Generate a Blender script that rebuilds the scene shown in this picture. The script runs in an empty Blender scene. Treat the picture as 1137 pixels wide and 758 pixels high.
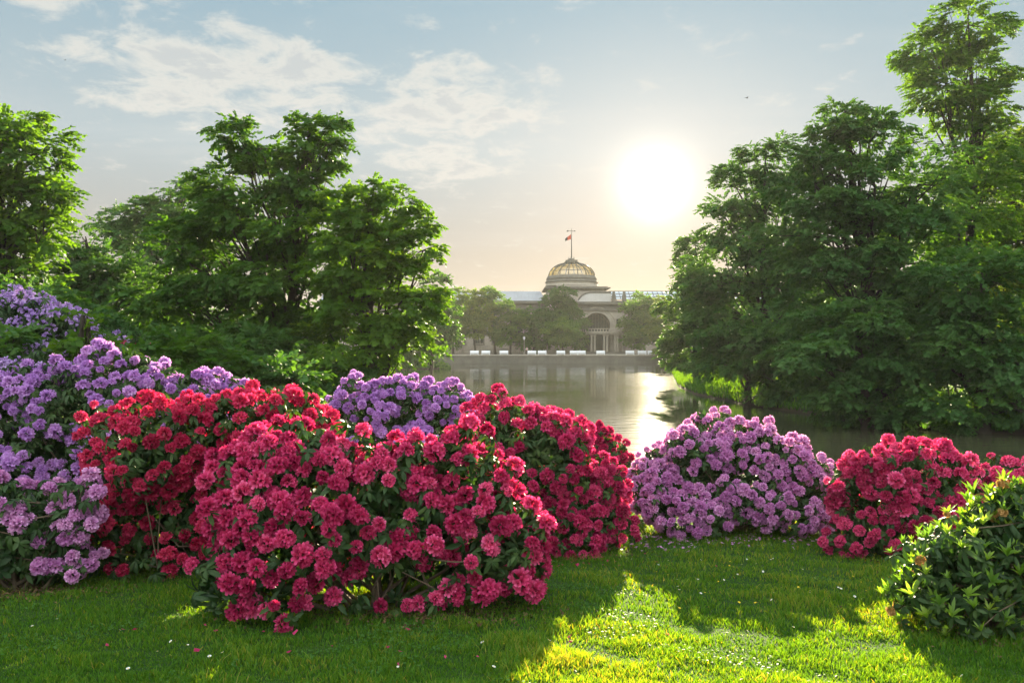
import bpy, math, random
import numpy as np
from math import radians, sin, cos, pi, tan, atan2, sqrt
rng = np.random.default_rng(7); random.seed(7)
S = bpy.context.scene; COL = S.collection
# ---------------------------------------------------------------- camera
F = 884.3; CZ = 4.7
cam = bpy.data.objects.new('camera', bpy.data.cameras.new('camera')); COL.objects.link(cam)
cam.data.lens = 28; cam.data.sensor_width = 36; cam.data.clip_end = 5000; cam.data.clip_start = .05
cam.location = (0, 0, CZ); cam.rotation_euler = (radians(90), 0, 0); S.camera = cam
# ---------------------------------------------------------------- light
SUN_EL, SUN_AZ = radians(13.2), radians(10.2)
SUND = (sin(SUN_AZ)*cos(SUN_EL), cos(SUN_AZ)*cos(SUN_EL), sin(SUN_EL))
S.view_settings.view_transform = 'Standard'; S.view_settings.look = 'None'
S.view_settings.gamma = 1; S.view_settings.exposure = 2.45; S.view_settings.use_curve_mapping = False
sl = bpy.data.lights.new('sun', 'SUN'); sl.energy = 5.0; sl.angle = radians(.55); sl.color = (1.0, .84, .56)
sun = bpy.data.objects.new('sun', sl); COL.objects.link(sun)
import mathutils
sun.rotation_euler = mathutils.Vector(SUND).to_track_quat('Z', 'Y').to_euler()
S.cycles.max_bounces = 7; S.cycles.transparent_max_bounces = 8; S.cycles.diffuse_bounces = 3
S.cycles.transmission_bounces = 4; S.cycles.glossy_bounces = 3; S.cycles.volume_bounces = 0
S.cycles.sample_clamp_indirect = 4; S.cycles.use_denoising = True; S.cycles.caustics_reflective = False; S.cycles.caustics_refractive = False

class NT:
    def __init__(s, tree): s.t = tree; s.t.nodes.clear()
    def n(s, typ, **kw):
        nd = s.t.nodes.new(typ)
        for k, v in kw.items():
            if k.startswith('i_'): nd.inputs[k[2:].replace('_', ' ')].default_value = v
            else: setattr(nd, k, v)
        return nd
    def l(s, a, b): s.t.links.new(a, b)
    def m(s, op, a, b=None, c=None, clamp=False):
        nd = s.t.nodes.new('ShaderNodeMath'); nd.operation = op; nd.use_clamp = clamp
        for i, v in enumerate((a, b, c)):
            if v is None: continue
            if isinstance(v, (int, float)): nd.inputs[i].default_value = v
            else: s.l(v, nd.inputs[i])
        return nd.outputs[0]
    def mr(s, v, a, b, c=0., d=1., smooth=True):
        nd = s.t.nodes.new('ShaderNodeMapRange'); nd.interpolation_type = 'SMOOTHSTEP' if smooth else 'LINEAR'
        s.l(v, nd.inputs[0])
        for i, x in enumerate((a, b, c, d)): nd.inputs[i+1].default_value = x
        return nd.outputs[0]
    def mix(s, f, a, b, mode='MIX'):
        nd = s.t.nodes.new('ShaderNodeMix'); nd.data_type = 'RGBA'; nd.blend_type = mode; nd.clamp_result = False
        for i, v in ((0, f), (6, a), (7, b)):
            if isinstance(v, (int, float)): nd.inputs[i].default_value = v
            elif isinstance(v, tuple): nd.inputs[i].default_value = (*v, 1)[:4]
            else: s.l(v, nd.inputs[i])
        return nd.outputs[2]
    def noise(s, vec, scale, detail=4, rough=.55, dist=0):
        nd = s.t.nodes.new('ShaderNodeTexNoise'); nd.inputs['Scale'].default_value = scale
        nd.inputs['Detail'].default_value = detail; nd.inputs['Roughness'].default_value = rough; nd.inputs['Distortion'].default_value = dist
        if vec is not None: s.l(vec, nd.inputs['Vector'])
        return nd.outputs['Fac']
    def ramp(s, f, stops):
        nd = s.t.nodes.new('ShaderNodeValToRGB'); s.l(f, nd.inputs[0]); cr = nd.color_ramp
        while len(cr.elements) < len(stops): cr.elements.new(.5)
        for e, (p, c) in zip(cr.elements, stops): e.position = p; e.color = (*c, 1)
        return nd.outputs[0]

w = bpy.data.worlds.new('World'); S.world = w; w.use_nodes = True
N = NT(w.node_tree)
sky = N.n('ShaderNodeTexSky', sky_type='NISHITA', sun_disc=False, sun_elevation=SUN_EL, sun_rotation=SUN_AZ, altitude=100, air_density=1.0, dust_density=1.0, ozone_density=1.5)
tc = N.n('ShaderNodeTexCoord'); D = tc.outputs['Generated']
sp = N.n('ShaderNodeSeparateXYZ'); N.l(D, sp.inputs[0]); dx, dy, dz = sp.outputs
vd = N.n('ShaderNodeVectorMath', operation='DOT_PRODUCT'); N.l(D, vd.inputs[0]); vd.inputs[1].default_value = (sin(SUN_AZ)*cos(radians(10.9)), cos(SUN_AZ)*cos(radians(10.9)), sin(radians(10.9)))   # centre of the glowing veil round the sun
ang = N.m('MULTIPLY', N.m('ARCCOSINE', N.m('MINIMUM', vd.outputs['Value'], .999999)), 180/pi)   # degrees from the sun
el = N.m('MULTIPLY', N.m('ARCSINE', dz), 180/pi)
# milky high haze over the Nishita sky (values are divided by the background strength .1)
K = 1.88      # one unit of picture white at exposure 2.45, over the background strength .1
veil = N.ramp(N.m('DIVIDE', el, 60, clamp=True), [(0, (.41, .34, .28)), (.1, (.43, .40, .36)), (.22, (.46, .54, .57)), (.38, (.30, .45, .54)), (1, (.60, .72, .88))])  # unseen zenith stop is brightened as overhead fill light
veil = N.mix(1.0, veil, (K, K, K), 'MULTIPLY')
# unseen half of the sky behind the viewer, brightened to fill the shaded foliage
rear_fill = N.mr(dy, .25, -.5, 0, 1)
veil = N.mix(N.m('MULTIPLY', rear_fill, N.mr(dz, .0, .55, .24, 1)), veil, (2.35*K, 2.5*K, 2.55*K))
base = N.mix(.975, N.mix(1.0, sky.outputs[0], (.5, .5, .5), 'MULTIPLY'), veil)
# warm glow around the sun
g1 = N.m('EXPONENT', N.m('MULTIPLY', N.m('POWER', N.m('DIVIDE', ang, 9.), 1.2), -1))
base = N.mix(1.0, base, N.mix(1.0, N.mix(g1, (0, 0, 0), (.25, .17, .11)), (K, K, K), 'MULTIPLY'), 'ADD')
# clouds on a flat layer
zc = N.m('ADD', N.m('MAXIMUM', dz, 0.0), .16)
cb = N.n('ShaderNodeCombineXYZ'); N.l(N.m('DIVIDE', dx, zc), cb.inputs[0]); N.l(N.m('DIVIDE', dy, zc), cb.inputs[1])
P = cb.outputs[0]
n1 = N.noise(P, 7.0, 10, .64, .3); n2 = N.noise(P, 1.1, 3, .5); n3 = N.noise(P, 7.5, 5, .6)
az = N.m('MULTIPLY', N.m('ARCTAN2', dx, dy), 180/pi)
wob = N.m('MULTIPLY', N.m('SUBTRACT', n2, .5), 10.)
def blob(a0, e0, ra, re):
    a = N.m('DIVIDE', N.m('SUBTRACT', N.m('ADD', az, wob), a0), ra); e = N.m('DIVIDE', N.m('SUBTRACT', N.m('ADD', el, N.m('MULTIPLY', wob, .45)), e0), re)
    return N.m('EXPONENT', N.m('MULTIPLY', N.m('ADD', N.m('MULTIPLY', a, a), N.m('MULTIPLY', e, e)), -1))
mask = N.m('MAXIMUM', blob(-5, 16.2, 8, 3.0), blob(-19, 17.5, 11, 3.2))
mask = N.m('MAXIMUM', mask, N.m('MULTIPLY', blob(-5, 12.5, 6, 2.2), .9))
mask = N.m('MAXIMUM', mask, N.m('MULTIPLY', blob(-30, 21, 6, 2), .8))
mask = N.m('MAXIMUM', mask, N.m('MULTIPLY', blob(7, 12.5, 7, 1.2), .45))
mask = N.m('MAXIMUM', mask, .15)
cl = N.m('SUBTRACT', N.m('ADD', n1, N.m('MULTIPLY', mask, .36)), .57)
dens = N.mr(cl, .04, .27); thick = N.m('MULTIPLY', N.mr(cl, .22, .36), .75)
ccol = N.mix(thick, (.92*K, .86*K, .76*K), (.60*K, .61*K, .61*K))
base = N.mix(N.m('MULTIPLY', dens, .62), base, ccol)
# thin streaky cirrus
mp = N.n('ShaderNodeMapping'); N.l(P, mp.inputs[0]); mp.inputs['Rotation'].default_value = (0, 0, .9); mp.inputs['Scale'].default_value = (.35, 1.6, 1)
ci = N.mr(N.noise(mp.outputs[0], 1.5, 6, .6, .4), .48, .8)
base = N.mix(N.m('MULTIPLY', ci, .24), base, (.86*K, .82*K, .76*K))
# overexposed solar aureole
core = N.m('EXPONENT', N.m('MULTIPLY', N.m('POWER', N.m('DIVIDE', ang, 1.35), 1.3), -1))
base = N.mix(1.0, base, N.mix(core, (0, 0, 0), (2.8*K, 2.5*K, 2.0*K)), 'ADD')
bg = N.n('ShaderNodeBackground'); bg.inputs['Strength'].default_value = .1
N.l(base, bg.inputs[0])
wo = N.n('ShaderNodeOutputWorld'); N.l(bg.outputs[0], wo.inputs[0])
w.cycles.sampling_method = 'MANUAL'; w.cycles.sample_map_resolution = 1024

# ---------------------------------------------------------------- helpers
def tag(o, label=None, cat=None, group=None, kind=None):
    if label: o['label'] = label
    if cat: o['category'] = cat
    if group: o['group'] = group
    if kind: o['kind'] = kind
    return o
def empty(name, loc=(0, 0, 0)):
    o = bpy.data.objects.new(name, None); COL.objects.link(o); o.location = loc; o.empty_display_size = .2; return o
def qmesh(name, V, Q, mat, attrs=None, smooth=False, mats=None, midx=None):
    V = np.ascontiguousarray(V, np.float32); Q = np.ascontiguousarray(Q, np.int32)
    me = bpy.data.meshes.new(name); me.vertices.add(len(V)); me.vertices.foreach_set('co', V.ravel())
    me.loops.add(Q.size); me.loops.foreach_set('vertex_index', Q.ravel())
    me.polygons.add(len(Q)); me.polygons.foreach_set('loop_start', np.arange(0, Q.size, 4, dtype=np.int32))
    me.polygons.foreach_set('loop_total', np.full(len(Q), 4, np.int32))
    if smooth: me.polygons.foreach_set('use_smooth', np.ones(len(Q), bool))
    for k, a in (attrs or {}).items():
        at = me.attributes.new(k, 'FLOAT', 'POINT'); at.data.foreach_set('value', np.ascontiguousarray(a, np.float32))
    for m_ in (mats or [mat]): me.materials.append(m_)
    if midx is not None: me.polygons.foreach_set('material_index', np.ascontiguousarray(midx, np.int32))
    me.update(calc_edges=True); return me
def mobj(name, me, parent=None, loc=None):
    o = bpy.data.objects.new(name, me); COL.objects.link(o)
    if parent: o.parent = parent
    if loc is not None: o.location = loc
    return o
class MB:                       # collects polygons of any size
    def __init__(s): s.v = []; s.f = []
    def add(s, vs, fs): k = len(s.v); s.v += [tuple(map(float, v)) for v in vs]; s.f += [tuple(i+k for i in f) for f in fs]; return s
    def box(s, x0, x1, y0, y1, z0, z1):
        return s.add([(x, y, z) for z in (z0, z1) for x, y in ((x0, y0), (x1, y0), (x1, y1), (x0, y1))],
                     [(3, 2, 1, 0), (4, 5, 6, 7), (0, 1, 5, 4), (1, 2, 6, 5), (2, 3, 7, 6), (3, 0, 4, 7)])
    def lathe(s, prof, cx=0, cy=0, n=24, cap=True):
        k = len(s.v); m = len(prof)
        for r, z in prof:
            for i in range(n): s.v.append((cx+r*cos(2*pi*i/n), cy+r*sin(2*pi*i/n), z))
        for j in range(m-1):
            for i in range(n): s.f.append((k+j*n+i, k+j*n+(i+1) % n, k+(j+1)*n+(i+1) % n, k+(j+1)*n+i))
        if cap: s.f.append(tuple(k+(m-1)*n+i for i in range(n))); s.f.append(tuple(k+i for i in reversed(range(n))))
        return s
    def tube(s, pts, rad, n=6):
        V, Q = tube(np.array(pts, float), np.array(rad, float), n); return s.add(V.tolist(), Q.tolist())
    def build(s, name, mat, parent=None, bevel=0, smooth=False, loc=None):
        me = bpy.data.meshes.new(name); me.from_pydata(s.v, [], s.f); me.materials.append(mat)
        if smooth: me.polygons.foreach_set('use_smooth', [True]*len(s.f))
        me.update(); o = mobj(name, me, parent, loc)
        if bevel: b = o.modifiers.new('bevel', 'BEVEL'); b.width = bevel; b.segments = 2; b.limit_method = 'ANGLE'
        return o
def tube(P, R, n=6):
    if np.isscalar(R): R = np.full(len(P), R)
    T = np.gradient(P, axis=0); T /= np.linalg.norm(T, axis=1)[:, None]+1e-9
    ref = np.where(np.abs(T[:, 2:3]) > .9, np.array([[1., 0, 0]]), np.array([[0, 0, 1.]]))
    A = np.cross(T, ref); A /= np.linalg.norm(A, axis=1)[:, None]+1e-9; B = np.cross(T, A)
    a = np.arange(n)*2*pi/n
    V = P[:, None]+R[:, None, None]*(A[:, None]*np.cos(a)[None, :, None]+B[:, None]*np.sin(a)[None, :, None])
    i = np.arange(n); j = np.arange(len(P)-1)[:, None]*n
    Q = np.stack([j+i, j+(i+1) % n, j+n+(i+1) % n, j+n+i], -1).reshape(-1, 4)
    return V.reshape(-1, 3), Q
def unit(v): return v/(np.linalg.norm(v, axis=-1, keepdims=True)+1e-9)
def frames(Z, spin=None):       # rotation matrices (columns X,Y,Z) whose Z axis is Z
    Z = unit(Z); ref = np.where(np.abs(Z[:, 2:3]) > .95, np.array([[1., 0, 0]]), np.array([[0, 0, 1.]]))
    X = unit(np.cross(ref, Z)); Y = np.cross(Z, X)
    if spin is None: spin = rng.uniform(0, 2*pi, len(Z))
    c, s = np.cos(spin)[:, None], np.sin(spin)[:, None]
    return np.stack([X*c+Y*s, -X*s+Y*c, Z], -1)
def scatter(TV, TQ, Rm, pos, sc, tattr, iattr):
    """copies of a template; returns V,Q,attrs.  tattr: dict per template vertex, iattr: dict per instance (added)"""
    n, m = len(pos), len(TV)
    V = np.einsum('nij,mj->nmi', Rm, TV)*np.reshape(sc, (-1, 1, 1))+pos[:, None]
    Q = (TQ[None]+np.arange(n)[:, None, None]*m).reshape(-1, 4)
    at = {k: (np.broadcast_to(tattr.get(k, np.zeros(m))[None], (n, m))+np.reshape(iattr.get(k, np.zeros(n)), (-1, 1))).ravel() for k in set(tattr) | set(iattr)}
    return V.reshape(-1, 3), Q, at
def join(parts):
    Vs, Qs, k = [], [], 0; keys = parts[0][2].keys()
    for V, Q, _ in parts: Vs.append(V); Qs.append(Q+k); k += len(V)
    return np.concatenate(Vs), np.concatenate(Qs), {a: np.concatenate([p[2][a] for p in parts]) for a in keys}
def vnoise(P, seed=0, octs=3):  # cheap smooth noise from sines, about -1..1
    r = np.random.default_rng(seed); o = 0; a = 1.; t = 0
    for k in range(octs):
        for _ in range(3):
            d = unit(r.normal(size=P.shape[1]))*(1.9**k); o = o+a*np.sin(P@d*2+r.uniform(0, 6.28)+np.sin(P@np.roll(d, 1)*1.7)); t += a*.6
        a *= .55
    return o/t
def W(px, py, d): return np.array([(px-568.5)/F*d, d, CZ-(py-379)/F*d])

# ---------------------------------------------------------------- materials
def mat(name, f):
    m = bpy.data.materials.new(name); m.use_nodes = True; N = NT(m.node_tree); out = N.n('ShaderNodeOutputMaterial'); f(N, out); return m
def attr(N, a): return N.n('ShaderNodeAttribute', attribute_name=a).outputs['Fac']
def leafy(name, stops, rough=.45, trans=.35, tcol=None, spec=.4, rnd=0.0, gradstops=None, noise_sc=None):
    def f(N, out):
        t = attr(N, 'tint')
        if rnd: t = N.m('ADD', t, N.m('MULTIPLY', N.m('SUBTRACT', N.n('ShaderNodeObjectInfo').outputs['Random'], .5), rnd))
        if noise_sc:
            g = N.n('ShaderNodeNewGeometry').outputs['Position']; t = N.m('ADD', t, N.m('MULTIPLY', N.m('SUBTRACT', N.noise(g, noise_sc, 2), .5), .5))
        c = N.ramp(t, stops)
        if gradstops: c = N.mix(1.0, c, N.ramp(attr(N, 'grad'), gradstops), 'MULTIPLY')
        b = N.n('ShaderNodeBsdfPrincipled'); N.l(c, b.inputs['Base Color']); b.inputs['Roughness'].default_value = rough
        b.inputs['Specular IOR Level'].default_value = spec
        tr = N.n('ShaderNodeBsdfTranslucent'); N.l(N.mix(1.0, c, tcol or (1.6, 1.5, .6), 'MULTIPLY'), tr.inputs[0])
        ms = N.n('ShaderNodeMixShader'); ms.inputs[0].default_value = trans
        N.l(b.outputs[0], ms.inputs[1]); N.l(tr.outputs[0], ms.inputs[2]); N.l(ms.outputs[0], out.inputs[0])
    return mat(name, f)
def solid(name, col, rough=.8, scale=3., amt=.25, bump=.0, metal=0, spec=.3, col2=None, obj=False):
    def f(N, out):
        t = N.n('ShaderNodeTexCoord').outputs['Object']
        n = N.noise(t, scale, 6, .65); n2 = N.noise(t, scale*9, 3, .6)
        v = N.mr(N.m('ADD', N.m('MULTIPLY', n, .65), N.m('MULTIPLY', n2, .35)), .3, .7, 0, 1)
        c2 = col2 or tuple(x*(1-amt) for x in col)
        b = N.n('ShaderNodeBsdfPrincipled'); N.l(N.mix(v, c2, tuple(min(1, x*(1+amt*.5)) for x in col)), b.inputs['Base Color'])
        b.inputs['Roughness'].default_value = rough; b.inputs['Metallic'].default_value = metal; b.inputs['Specular IOR Level'].default_value = spec
        if bump:
            bp = N.n('ShaderNodeBump'); bp.inputs['Strength'].default_value = bump; N.l(n2, bp.inputs['Height']); N.l(bp.outputs[0], b.inputs['Normal'])
        N.l(b.outputs[0], out.inputs[0])
    return mat(name, f)

YT = (1.9, 1.75, .45)
M = {}
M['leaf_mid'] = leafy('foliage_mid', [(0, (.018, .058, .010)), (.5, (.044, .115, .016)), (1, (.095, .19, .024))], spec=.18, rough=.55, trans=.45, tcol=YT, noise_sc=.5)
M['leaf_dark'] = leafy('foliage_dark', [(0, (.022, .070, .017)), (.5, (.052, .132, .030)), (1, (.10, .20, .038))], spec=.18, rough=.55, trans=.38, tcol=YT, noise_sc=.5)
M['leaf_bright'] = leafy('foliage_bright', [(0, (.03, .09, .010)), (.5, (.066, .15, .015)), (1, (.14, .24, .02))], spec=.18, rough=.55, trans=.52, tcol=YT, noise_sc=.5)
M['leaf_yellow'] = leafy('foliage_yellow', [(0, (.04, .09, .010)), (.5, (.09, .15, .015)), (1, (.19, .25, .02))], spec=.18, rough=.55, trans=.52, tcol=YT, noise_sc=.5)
M['rhodo_leaf'] = leafy('rhododendron_leaf', [(0, (.02, .05, .016)), (.5, (.04, .085, .025)), (1, (.09, .15, .03))], rough=.5, trans=.25, tcol=(1.5, 1.7, .4), spec=.25, gradstops=[(0, (.8, .8, .7)), (1, (1, 1, 1))])
M['new_leaf'] = leafy('fresh_leaf', [(0, (.07, .17, .02)), (.5, (.17, .31, .03)), (1, (.33, .45, .05))], rough=.42, trans=.5, tcol=(1.4, 1.4, .5), spec=.5)
RED = [(0, (.26, .008, .055)), (.35, (.42, .020, .10)), (.7, (.60, .05, .18)), (1, (.74, .13, .30))]
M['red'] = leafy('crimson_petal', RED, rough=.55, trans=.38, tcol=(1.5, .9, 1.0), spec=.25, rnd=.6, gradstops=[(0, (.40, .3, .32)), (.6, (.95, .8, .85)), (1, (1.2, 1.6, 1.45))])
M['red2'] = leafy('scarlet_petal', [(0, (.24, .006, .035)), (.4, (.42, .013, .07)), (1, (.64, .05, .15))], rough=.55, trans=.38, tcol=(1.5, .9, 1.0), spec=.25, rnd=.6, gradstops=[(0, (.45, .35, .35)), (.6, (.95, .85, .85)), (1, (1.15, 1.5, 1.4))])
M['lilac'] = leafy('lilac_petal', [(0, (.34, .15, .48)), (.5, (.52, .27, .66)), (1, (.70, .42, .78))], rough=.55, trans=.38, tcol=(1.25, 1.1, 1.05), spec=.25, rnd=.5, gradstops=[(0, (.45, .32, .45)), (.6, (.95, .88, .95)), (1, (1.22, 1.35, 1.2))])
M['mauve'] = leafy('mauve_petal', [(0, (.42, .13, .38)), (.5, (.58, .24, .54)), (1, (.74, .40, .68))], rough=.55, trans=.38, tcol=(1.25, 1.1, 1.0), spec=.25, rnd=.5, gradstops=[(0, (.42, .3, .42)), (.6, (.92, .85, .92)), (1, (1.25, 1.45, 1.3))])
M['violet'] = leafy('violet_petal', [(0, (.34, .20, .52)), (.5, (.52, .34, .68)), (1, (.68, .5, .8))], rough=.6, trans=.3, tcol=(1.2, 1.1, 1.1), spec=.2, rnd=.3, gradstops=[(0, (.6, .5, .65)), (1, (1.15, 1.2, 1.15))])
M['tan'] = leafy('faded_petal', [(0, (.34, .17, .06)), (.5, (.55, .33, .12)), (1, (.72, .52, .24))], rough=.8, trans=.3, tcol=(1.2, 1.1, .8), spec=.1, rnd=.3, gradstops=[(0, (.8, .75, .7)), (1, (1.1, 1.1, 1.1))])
M['bark'] = solid('bark', (.045, .036, .026), .9, 4, .4, .5)
M['twig'] = solid('twig_bark', (.13, .095, .06), .9, 12, .4, .3)
M['stone'] = solid('sandstone', (.36, .32, .26), .85, .35, .28, .1)
M['stone_dk'] = solid('weathered_stone', (.14, .13, .105), .9, .5, .35, .2)
M['slate'] = solid('zinc_roof', (.34, .36, .38), .5, .5, .2, .05, spec=.5)
M['plaster'] = solid('pale_panel', (.52, .50, .47), .8, .4, .15)
M['dark_glass'] = solid('dark_glazing', (.03, .035, .035), .12, 1, .2, spec=.6)
M['dark_metal'] = solid('dark_metal', (.07, .07, .06), .55, 2, .3, metal=.3)
M['white'] = solid('white_paint', (.80, .81, .82), .5, 2, .08)
M['red_cloth'] = solid('red_cloth', (.55, .06, .03), .8, 2, .2)
M['black_cloth'] = solid('black_cloth', (.02, .02, .022), .8, 2, .2)
M['bird'] = solid('dark_feathers', (.03, .03, .035), .7, 20, .2)
M['skin'] = solid('skin', (.5, .3, .22), .6, 20, .1)
def roof_glass(N, out):
    g = N.n('ShaderNodeBsdfGlossy'); g.inputs['Roughness'].default_value = .12; g.inputs[0].default_value = (.8, .85, .9, 1)
    t = N.n('ShaderNodeBsdfTransparent'); t.inputs[0].default_value = (.88, .78, .42, 1)
    ms = N.n('ShaderNodeMixShader'); ms.inputs[0].default_value = .16; N.l(t.outputs[0], ms.inputs[1]); N.l(g.outputs[0], ms.inputs[2]); N.l(ms.outputs[0], out.inputs[0])
M['roof_glass'] = mat('tinted_roof_glass', roof_glass)
M['pane'] = solid('milky_roof_glass', (.55, .62, .66), .25, 3, .25, spec=.6)
def water(N, out):
    g = N.n('ShaderNodeNewGeometry').outputs['Position']
    mp = N.n('ShaderNodeMapping'); N.l(g, mp.inputs[0]); mp.inputs['Scale'].default_value = (.55, 1.5, 1); mp.inputs['Rotation'].default_value = (0, 0, .12)
    a = N.noise(mp.outputs[0], 1.0, 3, .5, .3); b_ = N.noise(g, 5.0, 3, .6); c = N.noise(g, .06, 2, .5)
    h = N.m('MULTIPLY', N.m('ADD', N.m('MULTIPLY', a, .06), N.m('MULTIPLY', b_, .010)), N.mr(c, .35, .65, .12, 1))
    bp = N.n('ShaderNodeBump'); bp.inputs['Strength'].default_value = .6; bp.inputs['Distance'].default_value = 1.0; N.l(h, bp.inputs['Height'])
    b = N.n('ShaderNodeBsdfPrincipled'); b.inputs['Base Color'].default_value = (.060, .062, .032, 1); b.inputs['Roughness'].default_value = .05
    b.inputs['IOR'].default_value = 1.33; b.inputs['Specular IOR Level'].default_value = .62; N.l(bp.outputs[0], b.inputs['Normal']); N.l(b.outputs[0], out.inputs[0])
M['water'] = mat('pond_water', water)
def ground(N, out):
    g = N.n('ShaderNodeNewGeometry').outputs['Position']
    n = N.noise(g, 1.3, 5, .6); n2 = N.noise(g, 45, 3, .6); n3 = N.noise(g, .25, 3)
    c = N.ramp(N.m('ADD', N.m('MULTIPLY', n, .5), N.m('MULTIPLY', n2, .5)), [(.25, (.014, .040, .008)), (.5, (.032, .075, .012)), (.75, (.075, .12, .02))])
    # earth shows where the ground falls to the water, and on the promenade beyond the lake
    sp = N.n('ShaderNodeSeparateXYZ'); N.l(g, sp.inputs[0])
    c = N.mix(N.mr(sp.outputs[2], .35, .1), c, (.045, .035, .022))
    far = N.mr(sp.outputs[1], 173, 175); c = N.mix(far, c, (.26, .23, .18))
    b = N.n('ShaderNodeBsdfPrincipled'); N.l(c, b.inputs['Base Color']); b.inputs['Roughness'].default_value = .95; b.inputs['Specular IOR Level'].default_value = .1
    bp = N.n('ShaderNodeBump'); bp.inputs['Strength'].default_value = .6; bp.inputs['Distance'].default_value = .03; N.l(n2, bp.inputs['Height']); N.l(bp.outputs[0], b.inputs['Normal'])
    N.l(b.outputs[0], out.inputs[0])
M['ground'] = mat('turf_soil', ground)
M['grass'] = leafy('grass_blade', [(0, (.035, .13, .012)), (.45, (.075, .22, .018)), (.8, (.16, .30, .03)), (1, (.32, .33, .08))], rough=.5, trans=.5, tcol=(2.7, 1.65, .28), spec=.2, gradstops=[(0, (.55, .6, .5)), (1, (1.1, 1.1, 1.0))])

# ---------------------------------------------------------------- terrain and lake
LAKE = np.array([(-8, 24), (2, 22.5), (14, 24), (30, 25), (48, 28), (60, 34), (56, 41), (40, 42), (24.5, 40), (20, 48), (17.5, 58), (16.2, 70), (17.5, 84), (20, 98),
                 (25, 126), (29, 150), (36, 174), (-70, 174), (-60, 150), (-22, 144), (-12, 141), (-13, 137), (-30, 125), (-22, 108), (-13, 84), (-11, 60), (-11, 40), (-12, 30)], float)
def lake_sd(P):                 # positive outside the water
    A = LAKE; B = np.roll(LAKE, -1, 0); d = np.full(len(P), 1e9); ins = np.zeros(len(P), bool)
    for a, b in zip(A, B):
        e = b-a; t = np.clip(((P-a)@e)/(e@e), 0, 1); d = np.minimum(d, np.linalg.norm(P-a-t[:, None]*e, axis=1))
        c = ((a[1] > P[:, 1]) != (b[1] > P[:, 1])) & (P[:, 0] < (b[0]-a[0])*(P[:, 1]-a[1])/(b[1]-a[1]+1e-12)+a[0]); ins ^= c
    return np.where(ins, -d, d)
SL = .10
def Hxy(P):
    P = np.atleast_2d(P).astype(float); x, y = P[:, 0], P[:, 1]
    lawn = 3.1-SL*np.clip(y, -12, 14)
    land = np.where(y < 60, lawn, 1.8)
    t = np.clip((y-14)/46, 0, 1); land = lawn*(1-t)+1.9*t
    land = land+.04*vnoise(P*.35, 3, 2)+.012*vnoise(P*1.7, 5, 2)
    sd = lake_sd(P)
    farq = (y > 174.0)
    shore = np.where(sd < 0, np.maximum(-1.2, .5*sd-.12), .10+.42*sd-.02*np.minimum(sd, 6)**1.5)
    z = -np.log(np.exp(-np.minimum(land, 9)*6)+np.exp(-shore*6))/6
    return np.where(farq, 1.76, z)
def H(x, y): return float(Hxy([(x, y)])[0])
ax = lambda segs: np.unique(np.concatenate([np.arange(a, b, s) for a, b, s in segs]))
gx = ax([(-700, -200, 50), (-200, -60, 10), (-60, -14, 1.5), (-14, 14, .25), (14, 62, 1.2), (62, 200, 10), (200, 701, 50)])
gy = ax([(-260, -20, 40), (-20, -1, 1), (-1, 30, .25), (30, 150, 1.4), (150, 172, 1.0), (172, 173.3, .5), (173.3, 174.2, .3), (174.3, 200, 6), (200, 400, 50), (400, 801, 50)])
X, Y = np.meshgrid(gx, gy); PP = np.stack([X.ravel(), Y.ravel()], 1); Z = Hxy(PP)
i = np.arange(len(gx)-1); j = np.arange(len(gy)-1)[:, None]*len(gx)
Q = np.stack([j+i, j+i+1, j+i+1+len(gx), j+i+len(gx)], -1).reshape(-1, 4)
tag(mobj('ground', qmesh('ground', np.column_stack([PP, Z]), Q, M['ground'], smooth=True)), 'gently sloping lawn and park ground around the lake', 'ground', kind='structure')
V = np.array([(-75, 20, 0), (66, 20, 0), (66, 173.6, 0), (-75, 173.6, 0)]); tag(mobj('water', qmesh('water', V, [(0, 1, 2, 3)], M['water'])), 'calm lake reflecting the low sun', 'lake', kind='structure')

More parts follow.
